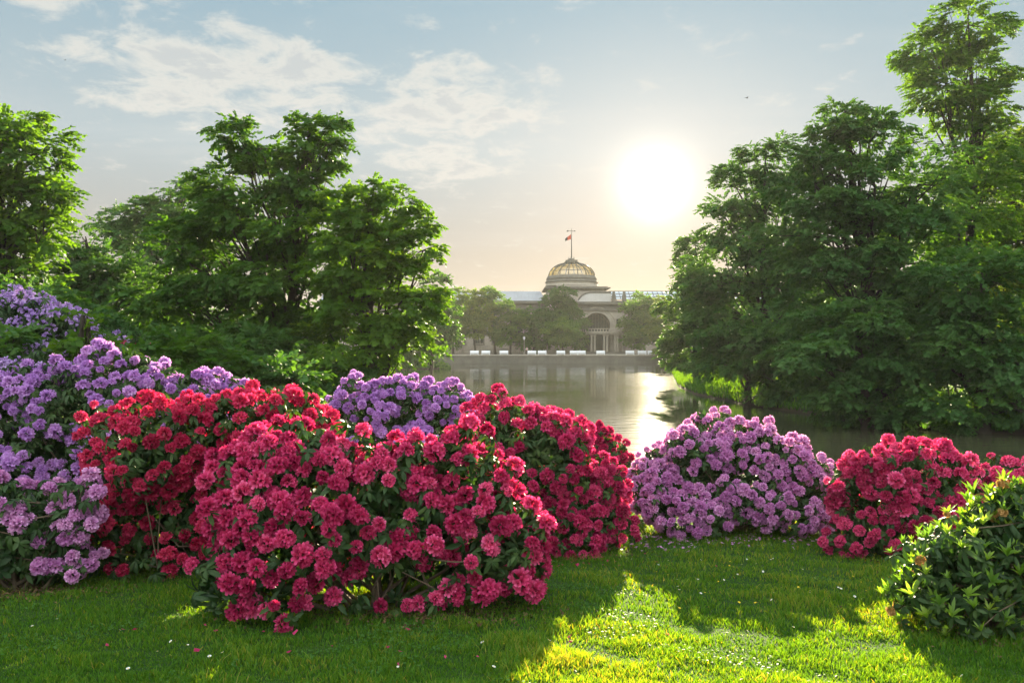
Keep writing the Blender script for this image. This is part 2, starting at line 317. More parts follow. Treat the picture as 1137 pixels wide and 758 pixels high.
# ---------------------------------------------------------------- the domed hall
def domed_hall():
    D0 = 195.0; s = D0/F; G = 1.76
    X_ = lambda px: (px-568.5)*s
    Zz = lambda py, d=D0: CZ-(py-379)/F*d
    hall = tag(empty('domed_hall', (X_(642), D0, G)), 'long sandstone hall with a glazed dome and arched portal across the lake', 'hall')
    ox, oy, oz = hall.location
    def put(mb, name, m, parent=hall, **k):
        o = mb.build(name, m, None, **k); 
        for v in o.data.vertices: v.co = (v.co[0]-ox, v.co[1]-oy, v.co[2]-oz)
        o.parent = hall
        if parent is not hall: o.parent = parent
        return o
    # wings
    for side, (a, b) in (('l', (350, 607)), ('r', (679, 900))):
        xa, xb = X_(a), X_(b); y0, y1 = D0+5, D0+23
        put(MB().box(xa, xb, y0, y1, G-.5, Zz(345, D0+5)), 'wing_wall', M['stone'])
        put(MB().box(xa-.3, xb+(.0 if side == 'l' else .3), y0-.7, y1+.7, Zz(345, y0), Zz(342, y0)).box(xa-.2, xb, y0-.35, y1+.35, Zz(341.9, y0), Zz(337, y0)).box(xa-.6, xb, y0-1.1, y1+1, Zz(336.9, y0), Zz(334, y0)), 'cornice', M['stone_dk'])
        if side == 'l':
            r = MB(); r.add([(xa, y0, Zz(334, y0)), (xb, y0, Zz(334, y0)), (xb-1.2, y0+4.5, Zz(323.3, y0+4.5)), (xa, y0+4.5, Zz(323.3, y0+4.5)), (xb-1.2, y1-4, Zz(323.3, y0+4.5)), (xa, y1-4, Zz(323.3, y0+4.5)), (xb, y1, Zz(334, y0)), (xa, y1, Zz(334, y0))],
                          [(0, 1, 2, 3), (3, 2, 4, 5), (5, 4, 6, 7), (1, 6, 4, 2), (0, 3, 5, 7)])
            put(r, 'roof', M['slate'])
            rb = MB()
            for k in range(60):
                xx = xa+(xb-1.5-xa)*k/60; rb.tube([(xx, y0+.05, Zz(334, y0)+.06), (xx, y0+4.5, Zz(323.3, y0+4.5)+.06)], [.05, .05], 4)
            put(rb, 'roof_seam', M['slate'])
        else:
            # glass roof
            zt = Zz(323.5, y0+5); zb = Zz(332.5, y0)
            g = MB().add([(xa, y0+.3, zb), (xb, y0+.3, zb), (xb, y0+5, zt), (xa+.8, y0+5, zt)], [(0, 1, 2, 3)])
            put(g, 'roof_pane', M['pane'])
            fr = MB()
            for k in range(40):
                xx = xa+.6+(xb-xa-.8)*k/39; fr.tube([(xx, y0+.2, zb+.03), (xx, y0+5, zt+.03)], [.08, .08], 4)
            for t in (0, .33, .66, 1): fr.tube([(xa+.4, y0+.2+4.8*t, zb+(zt-zb)*t+.05), (xb, y0+.2+4.8*t, zb+(zt-zb)*t+.05)], [.09, .09], 4)
            for k in range(20):
                xx = xa+.6+(xb-xa-.8)*k/19; fr.tube([(xx, y0+5, zt), (xx, y0+10, zb+.1)], [.08, .08], 4)
            put(fr, 'roof_frame', M['dark_metal'])
        # tall arched windows on the lake front
        for k in range(int((xb-xa)/4.6)):
            wx = xb-3-k*4.6 if side == 'l' else xa+3+k*4.6
            if abs((wx)/s+568.5-560) > 190: continue
            pts = [(wx+1.1*cos(t), 5.9+1.1*sin(t)) for t in np.linspace(0, pi, 9)]
            poly = [(wx+1.1, .9)]+pts+[(wx-1.1, .9)]
            n_ = len(poly); zs = 1.6
            f_ = MB().add([(x, y0-.06, G+zs+z) for x, z in poly]+[(x, y0+.2, G+zs+z) for x, z in poly], [tuple(range(n_))]+[(i, i+n_, (i+1) % n_+n_, (i+1) % n_) for i in range(n_)])
            wn = put(f_, 'window', M['dark_glass'])
            o = MB().tube([(wx+1.25*cos(t), y0-.1, G+zs+5.9+1.25*sin(t)) for t in np.linspace(0, pi, 11)], [.16]*11, 4)
            o.box(wx-1.4, wx-1.1, y0-.2, y0+.1, G+zs+.7, G+zs+5.9).box(wx+1.1, wx+1.4, y0-.2, y0+.1, G+zs+.7, G+zs+5.9).box(wx-1.5, wx+1.5, y0-.35, y0+.1, G+zs+.45, G+zs+.7)
            for q in (-.36, .36): o.box(wx+q-.04, wx+q+.04, y0-.12, y0-.07, G+zs+.9, G+zs+6.8)
            for q in (2.5, 4.2, 5.9): o.box(wx-1.1, wx+1.1, y0-.125, y0-.075, G+zs+q, G+zs+q+.08)
            put(o, 'window_frame', M['stone_dk'], wn)
    # main block under the dome
    xa, xb = X_(606), X_(678.5); yb = D0+4
    put(MB().box(xa+.6, xb-.6, yb, yb+17, G-.5, Zz(323, yb)).box(xa+1.1, xb-1.0, yb+1, yb+16, Zz(323.05, yb), Zz(320.2, yb)), 'main_block', M['stone'])
    put(MB().box(xa-.2, xb+.3, yb-.8, yb+17.8, Zz(320.2, yb), Zz(319, yb)).box(xa+.5, xb-.4, yb-.2, yb+17.2, Zz(319.0, yb)+.01, Zz(318, yb)), 'block_cornice', M['stone_dk'])
    put(MB().box(xa+3, xb-3, yb+1.2, yb+15, Zz(318, yb)+.01, Zz(316, yb)), 'attic_step', M['stone'])
    # portal block towards the lake, with a real arched recess
    pa, pb = X_(638.5), X_(693.5); y0 = D0-3; zt = Zz(345, y0); cxa = X_(661.3); ra = 14.6*y0/F
    zs = Zz(362, y0); z0 = G-.5; na = 24
    arc = [(cxa+ra*cos(t), zs+ra*sin(t)) for t in np.linspace(0, pi, na+1)]
    inner = [(cxa+ra, z0)]+arc+[(cxa-ra, z0)]
    outer = [(pb, z0)]
    for x, z in arc:
        t = atan2(z-zs, x-cxa)
        kx = (pb-cxa)/max(cos(t), 1e-6) if cos(t) > 0 else (pa-cxa)/min(cos(t), -1e-6)
        kz = (zt-zs)/max(sin(t), 1e-6); k_ = min(kx, kz); outer.append((cxa+k_*cos(t), zs+k_*sin(t)))
    outer.append((pa, z0)); n_ = len(inner)
    w_ = MB()
    w_.add([(x, y0, z) for x, z in inner]+[(x, y0, z) for x, z in outer], [(i, i+1, i+1+n_, i+n_) for i in range(n_-1)])
    w_.add([(x, y0, z) for x, z in inner]+[(x, y0+3.2, z) for x, z in inner], [(i, i+n_, i+1+n_, i+1) for i in range(n_-1)])
    w_.box(pa, pa+.02, y0, y0+9, z0, zt).box(pb-.02, pb, y0, y0+9, z0, zt).box(pa+.03, pb-.03, y0+.02, y0+9, zt-.1, zt+.1)
    # corner fillets between the arch fan and the top corners
    for cx_ in (pa, pb): w_.add([(cx_, y0+.004, zt), (cx_, y0+.004, zs+1), (cxa+(cx_-cxa)*.45, y0+.004, zt)], [(0, 1, 2)])
    put(w_, 'portal_wall', M['stone'])
    ar = MB()
    for r_, q in ((ra+.22, .22), (ra+1.35, .16)): ar.tube([(cxa+r_*cos(t), y0-.05, zs+r_*sin(t)) for t in np.linspace(0, pi, 25)], [q]*25, 5)
    put(ar, 'arch_moulding', M['stone'])
    put(MB().box(pa-.35, pb+.35, y0-.45, y0+9.3, zt, zt+.5).box(pa-.1, pb+.1, y0-.15, y0+9.1, zt+.51, zt+1.5).box(pa-.7, pb+.7, y0-.9, y0+9.6, zt+1.51, Zz(335, y0)), 'portal_cornice', M['stone_dk'])
    # pale curved gable panel above the cornice, with end piers
    ga, gb = X_(641.5), X_(678.5); zg0 = Zz(335, y0)+.01; zg1 = Zz(324.3, y0+1.5)
    prof = [(ga, zg0)]+[(ga+3.2*(1-cos(t)), zg0+(zg1-zg0)*sin(t)) for t in np.linspace(.15, pi/2, 8)]+[(gb-.2, zg1), (gb-.2, zg0)]
    n_ = len(prof)
    put(MB().add([(x, y0+1.5, z) for x, z in prof]+[(x, y0+5.5, z) for x, z in prof], [tuple(range(n_)), tuple(range(2*n_-1, n_-1, -1))]+[(i, (i+1) % n_, (i+1) % n_+n_, i+n_) for i in range(n_)]), 'gable', M['plaster'])
    put(MB().tube([(x, y0+1.45, z) for x, z in prof[1:-1]], [.22]*(n_-2), 5), 'gable_moulding', M['stone_dk'])
    for px in (680.3, 691.8):
        xx = X_(px); put(MB().box(xx-.45, xx+.45, y0+.6, y0+1.6, zg0, zg0+1.7).box(xx-.3, xx+.3, y0+.75, y0+1.45, zg0+1.71, zg0+2.5), 'pier', M['stone_dk'])
    put(MB().box(X_(685)-.5, X_(685)+.5, y0-.05, y0+.3, Zz(362, y0), Zz(354, y0)), 'niche', M['dark_glass'])
    # arch recess: glazing, mullions, loggia
    yr = y0+3.2
    put(MB().add([(cxa-ra, yr, z0), (cxa+ra, yr, z0)]+[(x, yr, z) for x, z in arc], [tuple(range(na+3))]), 'glazing', M['dark_glass'])
    mu = MB()
    for k in range(-4, 5):
        xx = cxa+k*ra/4.6; h_ = sqrt(max(ra*ra-(xx-cxa)**2, .01)); mu.box(xx-.07, xx+.07, yr-.2, yr-.05, Zz(371, y0), zs+h_)
    for r_ in (ra*.45, ra*.75): mu.tube([(cxa+r_*cos(t), yr-.25, zs+r_*sin(t)) for t in np.linspace(0, pi, 21)], [.06]*21, 4)
    put(mu, 'mullion', M['dark_metal'])
    zl = Zz(371.5, y0)
    put(MB().box(X_(647.5), X_(690), y0-2.6, y0-.01, zl, zl+.55).box(X_(647), X_(690.5), y0-2.9, y0-2.61, zl+.35, zl+.8), 'lintel', M['stone'])
    br = MB()
    for k in range(14): 
        xx = X_(648)+k*(X_(689.5)-X_(648))/13; br.lathe([(.08, zl+.56), (.16, zl+.9), (.07, zl+1.3)], xx, y0-2.2, 6)
    br.box(X_(647.5), X_(690), y0-2.35, y0-2.05, zl+1.31, zl+1.5); put(br, 'balustrade', M['stone'])
    for px in (654.3, 657.8, 668.0, 671.3, 680.2, 682.8, 689):
        xx = X_(px); put(MB().lathe([(.42, G), (.42, G+.25), (.30, G+.35), (.30, G+.5), (.25, zl-.5), (.34, zl-.3), (.38, zl-.01)], xx, y0-2.2, 12), 'column', M['stone'])
    put(MB().box(X_(640), X_(695), y0-4.5, y0-.5, G-.3, G+.25).box(X_(641), X_(694), y0-4, y0-.5, G+.251, G+.5), 'step', M['stone_dk'])
    # drum, dome
    dx_, dy_ = X_(639), D0+13; k_ = dy_/F
    zz = lambda py: CZ-(py-379)*k_
    r = lambda px: px*k_
    put(MB().lathe([(r(30), zz(318)), (r(28.3), zz(316.5)), (r(28.3), zz(314.5))], dx_, dy_, 48), 'drum', M['stone'], smooth=False)
    put(MB().lathe([(r(29), zz(314.4)), (r(29.8), zz(313.6)), (r(28.6), zz(312.8)), (r(27.6), zz(311)), (r(28.4), zz(310.2)), (r(27.3), zz(308)), (r(26.2), zz(306.7)), (r(25), zz(306.7)), (r(25), zz(314.4))], dx_, dy_, 48, cap=False), 'drum_cornice', M['stone_dk'])
    R0 = r(25.6); Rt = r(7.4); zb_, zt_ = zz(307), zz(292.5)
    prof = [(R0-(R0-Rt)*(1-cos(t*pi/2))**1.0 if False else R0*cos(t)**.9+0, zb_+(zt_-zb_)*sin(t)/sin(1.25)) for t in np.linspace(0, 1.25, 12)]
    prof = [(max(p[0], Rt), p[1]) for p in prof]
    put(MB().lathe(prof, dx_, dy_, 32, cap=False), 'dome_glass', M['roof_glass'], smooth=True)
    for q in range(16):
        a = 2*pi*(q+.5)/16
        put(MB().tube([(dx_+(p[0]+.03)*cos(a), dy_+(p[0]+.03)*sin(a), p[1]) for p in prof], [.12]*len(prof), 5), 'dome_rib', M['dark_metal'])
    ri = MB()
    for t in (3, 6, 9):
        ri.tube([(dx_+(prof[t][0]+.02)*cos(a), dy_+(prof[t][0]+.02)*sin(a), prof[t][1]) for a in np.linspace(0, 2*pi, 33)], [.05]*33, 4)
    put(ri, 'dome_ring', M['dark_metal'])
    put(MB().lathe([(r(7.2), zz(292.8)), (r(8.3), zz(292.4)), (r(8.6), zz(291.2)), (r(7), zz(290.7)), (r(6.6), zz(289.3)), (r(7.2), zz(288.9)), (r(4), zz(288.2)), (r(3), zz(286.9)), (r(.8), zz(286.5))], dx_, dy_, 24), 'lantern', M['stone_dk'])
    for q in range(5):
        a = 2*pi*q/5+.4; put(MB().tube([(dx_+r(3.4)*cos(a), dy_+r(3.4)*sin(a), zz(288)), (dx_+r(3.4)*cos(a), dy_+r(3.4)*sin(a), zz(285.4))], [.07, .04], 5), 'finial', M['dark_metal'])
    fp = put(MB().tube([(dx_, dy_, zz(287)), (dx_, dy_, zz(270)), (dx_, dy_, zz(253.5))], [.17, .11, .05], 8), 'flagpole', M['dark_metal'])
    put(MB().tube([(dx_-r(4.4), dy_, zz(256.5)), (dx_+r(4), dy_, zz(256.5))], [.06, .06], 5).box(dx_-r(5.2), dx_-r(3.6), dy_-.1, dy_+.1, zz(257.2), zz(255.8)).box(dx_+r(3), dx_+r(4.2), dy_-.1, dy_+.1, zz(257), zz(256)), 'weathervane', M['dark_metal'], fp)
    # flag hanging from the pole
    nu, nv = 10, 8; Vv, Ff = [], []
    for a in range(nu+1):
        u = a/nu
        for b in range(nv+1):
            v = b/nv; top = 260+u*5.0; bot = 265.5+u*2.2
            Vv.append((dx_-.12-r(6.6)*u, dy_+.22*sin(u*7+v), zz(top+(bot-top)*v)))
    for a in range(nu):
        for b in range(nv): Ff.append((a*(nv+1)+b, a*(nv+1)+b+1, (a+1)*(nv+1)+b+1, (a+1)*(nv+1)+b))
    fl = MB().add(Vv, Ff).build('flag', M['red_cloth']); fl.data.materials.append(M['black_cloth'])
    for p in fl.data.polygons: p.material_index = 1 if p.center[0] < dx_-r(4.6) else 0
    sm = fl.modifiers.new('thickness', 'SOLIDIFY'); sm.thickness = .02
    tag(fl, 'red flag with a dark tip hanging from the pole on the glazed dome', 'flag')
domed_hall()

# promenade wall, balustrade, benches, lamps
lw = tag(empty('lake_wall', (0, 173.6, 0)), 'low weathered stone retaining wall along the far lakeshore', 'wall')
MB().box(-85, 75, 0, .7, -1.2, 1.55).build('wall_face', M['stone_dk'], lw)
MB().box(-85, 75, -.15, .9, 1.551, 1.80).build('coping', M['stone'], lw, bevel=.04)
bal = tag(empty('balustrade', (0, 186, 1.76)), 'low pale stone balustrade in front of the domed hall', 'balustrade')
mb = MB().box(-30, 13, -.2, .2, 0, .3).box(-30, 13, -.25, .25, 1.0, 1.25)
for k in range(15): mb.box(-30+k*3.05, -29.5+k*3.05, -.26, .24, .301, .999)
mb.build('balustrade_frame', M['stone'], bal)
mb = MB()
for k in range(86): mb.lathe([(.08, .3), (.14, .55), (.06, .85), (.09, 1.0)], -29.75+k*.5, 0, 6, cap=False)
mb.build('baluster', M['stone'], bal)
bx_ = [526.7, 539.3, 559.5, 590.5, 602, 622.7, 637.5, 645.5, 667, 699.5, 713, 724]
BL = ['leftmost white bench on the far promenade', 'white bench second from the left on the far promenade', 'white bench third from the left, standing alone by the far lakeshore',
      'white bench on the far promenade just right of the standing person', 'white bench on the far promenade, second to the right of the standing person', 'white bench below the round green tree before the hall',
      'left bench of the close white pair near the portal', 'right bench of the close white pair near the portal', 'single white bench in line with the portal columns',
      'white bench right of the portal, first of three beneath the trees', 'white bench right of the portal, middle of three beneath the trees', 'rightmost white bench on the far promenade']
b0 = None
for k, px in enumerate(bx_):
    loc = ((px-568.5)/F*175.6, 175.6, 1.762)
    if b0 is None:
        b0 = empty('park_bench', loc)
        MB().box(-.95, .95, -.25, .25, .40, .46).build('seat', M['white'], b0, bevel=.01)
        MB().box(-.95, .95, .262, .30, .47, .92).build('backrest', M['white'], b0, bevel=.01)
        for xx in (-.85, .85): MB().box(xx-.06, xx+.06, -.22, .24, 0, .399).build('leg', M['white'], b0)
        MB().box(-.78, .78, -.03, .03, .15, .395).build('stretcher', M['white'], b0)
        b = b0
    else:
        b = b0.copy(); COL.objects.link(b); b.location = loc
        for ch in list(b0.children): c = ch.copy(); COL.objects.link(c); c.parent = b
    b.rotation_euler.z = random.uniform(-.06, .06)
    tag(b, BL[k], 'bench', 'white benches along the far promenade')
lamp_l = ['slim lamp post at the left end of the promenade trees', 'slim lamp post between the two clumps of promenade trees', 'slim lamp post left of the round green tree']
l0 = None
for k, (px, y) in enumerate(((533, 182), (582, 181), (607.5, 182))):
    loc = ((px-568.5)/F*y, y, 1.76)
    if l0 is None:
        l0 = l = empty('lamp_post', loc)
        MB().lathe([(.16, 0), (.16, .3), (.08, .5), (.06, 3.2), (.09, 3.3)], n=10).build('post', M['stone'], l)
        MB().lathe([(.10, 3.31), (.22, 3.6), (.25, 3.85), (.12, 4.0), (.02, 4.1)], n=12).build('lamp_shade', M['white'], l)
    else:
        l = l0.copy(); COL.objects.link(l); l.location = loc
        for ch in list(l0.children): c = ch.copy(); COL.objects.link(c); c.parent = l
    tag(l, lamp_l[k], 'lamp post', 'lamp posts along the promenade')

# person on the promenade: one continuous skinned body
def person(loc):
    root = tag(empty('person', loc), 'person in a white top and dark trousers standing on the far promenade', 'person')
    V = [(0, 0, .95), (0, 0, 1.2), (0, 0, 1.42), (0, .01, 1.52), (0, .02, 1.66), (.09, 0, .9), (.1, -.02, .5), (.1, .0, .06), (.1, -.12, .03), (-.09, 0, .9), (-.11, .04, .5), (-.12, .06, .06), (-.12, -.06, .03),
         (.19, 0, 1.40), (.24, .03, 1.12), (.22, -.08, .88), (-.19, 0, 1.40), (-.25, .03, 1.12), (-.2, -.1, .9)]
    E = [(0, 1), (1, 2), (2, 3), (3, 4), (0, 5), (5, 6), (6, 7), (7, 8), (0, 9), (9, 10), (10, 11), (11, 12), (2, 13), (13, 14), (14, 15), (2, 16), (16, 17), (17, 18)]
    R = [.15, .14, .15, .055, .10, .10, .065, .045, .04, .10, .065, .045, .04, .06, .045, .035, .06, .045, .035]
    def skin(name, idx, grow, m, parent):
        mp_ = {v: i for i, v in enumerate(idx)}; me = bpy.data.meshes.new(name)
        me.from_pydata([V[i] for i in idx], [(mp_[a], mp_[b]) for a, b in E if a in mp_ and b in mp_], [])
        me.materials.append(m); o = mobj(name, me, parent); md = o.modifiers.new('skin', 'SKIN')
        for i, v in enumerate(idx): me.skin_vertices[0].data[i].radius = (R[v]+grow, (R[v]+grow)*.8)
        me.skin_vertices[0].data[0].use_root = True
        o.modifiers.new('sub', 'SUBSURF').levels = 2; return o
    skin('body', list(range(19)), 0, M['skin'], root)
    skin('top', [1, 2, 13, 14, 16, 17], .02, M['white'], root)
    skin('trousers', [0, 5, 6, 7, 9, 10, 11], .02, M['black_cloth'], root)
    MB().lathe([(.085, 1.64), (.11, 1.72), (.08, 1.79), (.01, 1.81)], 0, .03, 10).build('hair', M['bird'], root, smooth=True)
person(((585-568.5)/F*177.5, 177.5, 1.762))

# ---------------------------------------------------------------- trees
def leaf_spray(n, L, lw, droop, seed):
    """twig in local x (outward); leaves paired along it. returns V,Q"""
    r = np.random.default_rng(seed); V, Q, T = [], [], []
    for k in range(n):
        t = (k+.6)/n; side = 1 if k % 2 else -1
        c = np.array([L*t, 0, -droop*L*t*t])
        a = side*r.uniform(.5, 1.2); ll = lw*r.uniform(.8, 1.25)*(1-.35*abs(t-.55))
        d = np.array([cos(a), sin(a), r.uniform(-.7, .15)]); d /= np.linalg.norm(d)
        s_ = np.cross(d, [0, 0, 1]); s_ /= np.linalg.norm(s_); s_ = s_*cos(.5)+np.cross(s_, d)*sin(r.uniform(-.9, .9))
        b = len(V); wd = ll*.33
        wd *= 1.15; V += [c, c+d*ll*.5+s_*wd, c+d*ll, c+d*ll*.5-s_*wd]; Q.append((b, b+1, b+2, b+3)); T += [r.uniform(-.12, .12)]*4
    return np.array(V), np.array(Q), np.array(T)
SPRAYS = {k: [leaf_spray(n, L, lw, dr, 50+i) for i in range(4)] for k, (n, L, lw, dr) in {
    'maple': (15, .62, .195, .25), 'locust': (20, .80, .145, .55), 'willow': (16, 1.0, .18, 1.1), 'far': (7, 1.1, .62, .3), 'shrub': (12, .40, .13, .15)}.items()}
def lobes_world(lobes, d, thick=.85):
    C, R_ = [], []
    for l in lobes:
        px, py, rx, ry = l[:4]; dd = d+(l[4] if len(l) > 4 else 0)
        C.append(W(px, py, dd)); R_.append((rx*dd/F, max(rx, ry)*dd/F*thick, ry*dd/F))
    return np.array(C), np.array(R_)
def crown_mesh(name, C, R_, kind, dens, m, seed, sub=9, subr=.42, flat=.6, scale=1.0, fill=.12):
    r = np.random.default_rng(seed); POS, DIR, TI = [], [], []; centres = []
    for c, q in zip(C, R_):
        area = 4*pi*((q[0]*q[1])**1.6/3+(q[0]*q[2])**1.6/3+(q[1]*q[2])**1.6/3)**(1/1.6)
        ns = max(5, int(sub*max(1, area/60)))
        u = unit(r.normal(size=(ns, 3))); rad = r.uniform(.55, 1.02, (ns, 1)); sc_ = c+u*q*rad; sr = q.mean()*subr*r.uniform(.6, 1.25, ns)*(9/ max(ns, 9))**.25
        ct = r.uniform(-.14, .14, ns); centres.append((c, sc_))
        n = int(area*dens)
        k = r.integers(0, ns, n)
        v = unit(r.normal(size=(n, 3))+[0, 0, .35]); rr = r.uniform(.45, 1.0, (n, 1))**.6
        off = v*rr*sr[k][:, None]*np.array([1.15, 1.15, flat])
        off[:, 2] -= .12*(off[:, 0]**2+off[:, 1]**2)/sr[k]
        p = sc_[k]+off
        dr = unit(off*np.array([1, 1, .5])+u[k]*sr[k][:, None]*.9)
        POS.append(p); DIR.append(dr); TI.append(ct[k]+r.uniform(-.1, .1, n))
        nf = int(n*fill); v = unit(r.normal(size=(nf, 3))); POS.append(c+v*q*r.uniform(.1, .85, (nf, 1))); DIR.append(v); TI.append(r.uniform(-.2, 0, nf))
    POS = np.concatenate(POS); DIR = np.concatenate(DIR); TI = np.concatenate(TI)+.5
    DIR[:, 2] = DIR[:, 2]*.45-.12; DIR = unit(DIR+r.normal(size=DIR.shape)*.22)
    gz = Hxy(POS[:, :2]); ok = POS[:, 2] > np.maximum(gz, 0)+.25; POS, DIR, TI = POS[ok], DIR[ok], TI[ok]
    up = np.array([0, 0, 1.]); Yv = unit(np.cross(up, DIR)+r.normal(size=DIR.shape)*.25); Zv = unit(np.cross(DIR, Yv)); Yv = np.cross(Zv, DIR)
    Rm = np.stack([DIR, Yv, Zv], -1); parts = []
    sel = r.integers(0, 4, len(POS))
    for s in range(4):
        kk = sel == s; TV, TQ, TT = SPRAYS[kind][s]
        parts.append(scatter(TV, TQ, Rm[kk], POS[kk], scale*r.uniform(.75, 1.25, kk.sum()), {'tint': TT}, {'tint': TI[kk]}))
    V, Q, A = join(parts); return V, Q, A, centres
NTRI = 0
def tree(name, label, base, d, lobes, kind='maple', dens=7, m='leaf_mid', group=None, trunk_r=.28, seed=1, scale=1.0, cat='tree', flat=.6, sub=9, subr=.42, fill=.12, trunk=True):
    global NTRI
    C, R_ = lobes_world(lobes, d); R_ = R_*(1.22 if kind == 'far' else 1); r = np.random.default_rng(seed+900)
    bx, by = (base-568.5)/F*d, d; bz = H(bx, by); root = tag(empty(name, (bx, by, bz)), label, cat, group); o3 = np.array([bx, by, bz])
    V, Q, A, cen = crown_mesh(name, C, R_, kind, dens, M[m], seed, scale=scale, flat=flat, sub=sub, subr=subr, fill=fill)
    NTRI += len(Q)
    mobj('crown', qmesh('crown', V-o3, Q, M[m], A), root)
    if trunk:
        top = max(c[2]+q[2]*.3 for c, q in zip(C, R_)); topx = C[np.argmax(C[:, 2])]; H_ = max(top-bz, 1)
        tt = np.linspace(0, 1, 12)[:, None]; P = np.array([[bx, by, bz-.3]])*(1-tt)+np.array([[topx[0], topx[1], top]])*tt
        P[:, 0] = bx+(topx[0]-bx)*tt[:, 0]**1.7; P[:, :2] += (np.array([np.sin(tt[:, 0]*5+seed), np.cos(tt[:, 0]*4+seed)]).T)*.02*H_*np.sin(tt*pi)
        Vs, Qs, k = [], [], 0
        def addt(P_, R2, n=6):
            nonlocal k
            v, q = tube(P_, R2, n); Vs.append(v); Qs.append(q+k); k += len(v)
        rad = trunk_r*(1-tt[:, 0])**.8+.03; rad[0] *= 1.5; rad[1] *= 1.1; addt(P, rad, 9)
        for c, subs in cen:
            zt = bz+(c[2]-bz)*r.uniform(.35, .6); a = np.clip((zt-bz)/H_, .06, .92); st = np.array([np.interp(a, tt[:, 0], P[:, i]) for i in range(3)])
            rl = max(.04, trunk_r*.5*(1-a)); t = np.linspace(0, 1, 7)[:, None]; mid = (st+c)/2+np.array([0, 0, .12*np.linalg.norm(c-st)])
            path = (1-t)**2*st+2*t*(1-t)*mid+t*t*c; path[1:-1] += r.normal(size=(5, 3))*.02*np.linalg.norm(c-st); addt(path, rl*(1-.6*t[:, 0]), 6)
            for s_ in subs:
                q0 = path[r.integers(2, 7)]; t5 = np.linspace(0, 1, 5)[:, None]; m5 = (q0+s_)/2+r.normal(size=3)*.08*np.linalg.norm(s_-q0)
                addt((1-t5)**2*q0+2*t5*(1-t5)*m5+t5*t5*s_, max(.018, rl*.38)*(1-.75*t5[:, 0]), 5)
        V, Q = np.concatenate(Vs), np.concatenate(Qs)
        mobj('trunk', qmesh('trunk', V-o3, Q, M['bark'], smooth=True), root)
    return root
GR = 'trees on the right bank of the lake'; GL = 'trees on the left bank of the lake'; GF = 'trees in front of the domed hall'
# right bank
tree('tall_tree', 'tallest tree on the right bank, its airy top rising above the others', 1078, 56, [(1035, 55, 38, 34), (1075, 28, 48, 34), (1100, 70, 30, 34), (1050, 95, 44, 36), (1088, 118, 42, 30), (1070, 165, 60, 44), (1060, 235, 70, 60)], dens=6.5, m='leaf_bright', group=GR, seed=11, trunk_r=.4, subr=.38)
tree('bright_tree', 'bright yellow-green tree at the right edge of the photo', 1130, 64, [(1118, 165, 40, 42), (1150, 190, 50, 60), (1105, 235, 45, 50), (1150, 270, 60, 60), (1095, 300, 60, 45), (1140, 345, 60, 50), (1190, 300, 60, 90)], dens=7, m='leaf_yellow', group=GR, seed=12, trunk_r=.35)
tree('broad_tree', 'broad dark tree with a pointed top left of the tallest one', 965, 47, [(938, 130, 28, 26), (920, 160, 34, 30), (965, 160, 40, 32), (905, 205, 48, 40), (965, 215, 60, 46), (1020, 205, 48, 50), (925, 265, 65, 50), (1000, 275, 70, 55), (950, 330, 80, 50), (1040, 330, 60, 50)], dens=8, m='leaf_dark', group=GR, seed=13, trunk_r=.45)
tree('rounded_tree', 'round-topped tree on the right bank beside the lake opening', 850, 60, [(850, 182, 34, 26), (826, 212, 34, 32), (875, 215, 42, 38), (812, 255, 34, 36), (855, 270, 50, 44), (805, 305, 40, 40), (880, 310, 60, 50), (830, 350, 60, 46), (800, 375, 40, 36)], dens=8, m='leaf_dark', group=GR, seed=14, trunk_r=.4)
tree('slender_tree', 'small loose tree at the tip of the right bank nearest the hall', 772, 84, [(772, 275, 18, 20), (762, 308, 20, 22), (785, 315, 24, 26), (752, 340, 16, 18), (770, 350, 28, 26), (748, 368, 14, 16), (765, 385, 26, 22), (752, 394, 14, 10)], dens=7, m='leaf_mid', group=GR, seed=15, trunk_r=.25, scale=1.3)
tree('lakeside_tree', 'leafy tree with low boughs hanging over the water under the round-topped tree', 830, 57, [(800, 388, 32, 24), (840, 385, 45, 32), (875, 405, 45, 34), (862, 428, 34, 16), (900, 385, 45, 40), (822, 402, 26, 14)], dens=9, m='leaf_dark', group=GR, seed=16, trunk_r=.3, flat=.45)
tree('overhanging_tree', 'wide low tree leaning over the water in the middle of the right bank', 965, 43, [(905, 400, 50, 40), (950, 380, 60, 50), (990, 420, 55, 44), (930, 435, 50, 26), (975, 458, 42, 22), (1030, 390, 60, 60)], dens=10, m='leaf_dark', group=GR, seed=17, trunk_r=.35, flat=.42)
tree('drooping_tree', 'deep green tree with drooping boughs over the water at the right edge', 1090, 41, [(1050, 400, 50, 44), (1095, 370, 60, 54), (1140, 400, 60, 60), (1055, 448, 40, 26), (1110, 445, 50, 32), (1165, 440, 50, 40), (1090, 310, 60, 50)], dens=10, m='leaf_dark', group=GR, seed=18, trunk_r=.35, flat=.42)
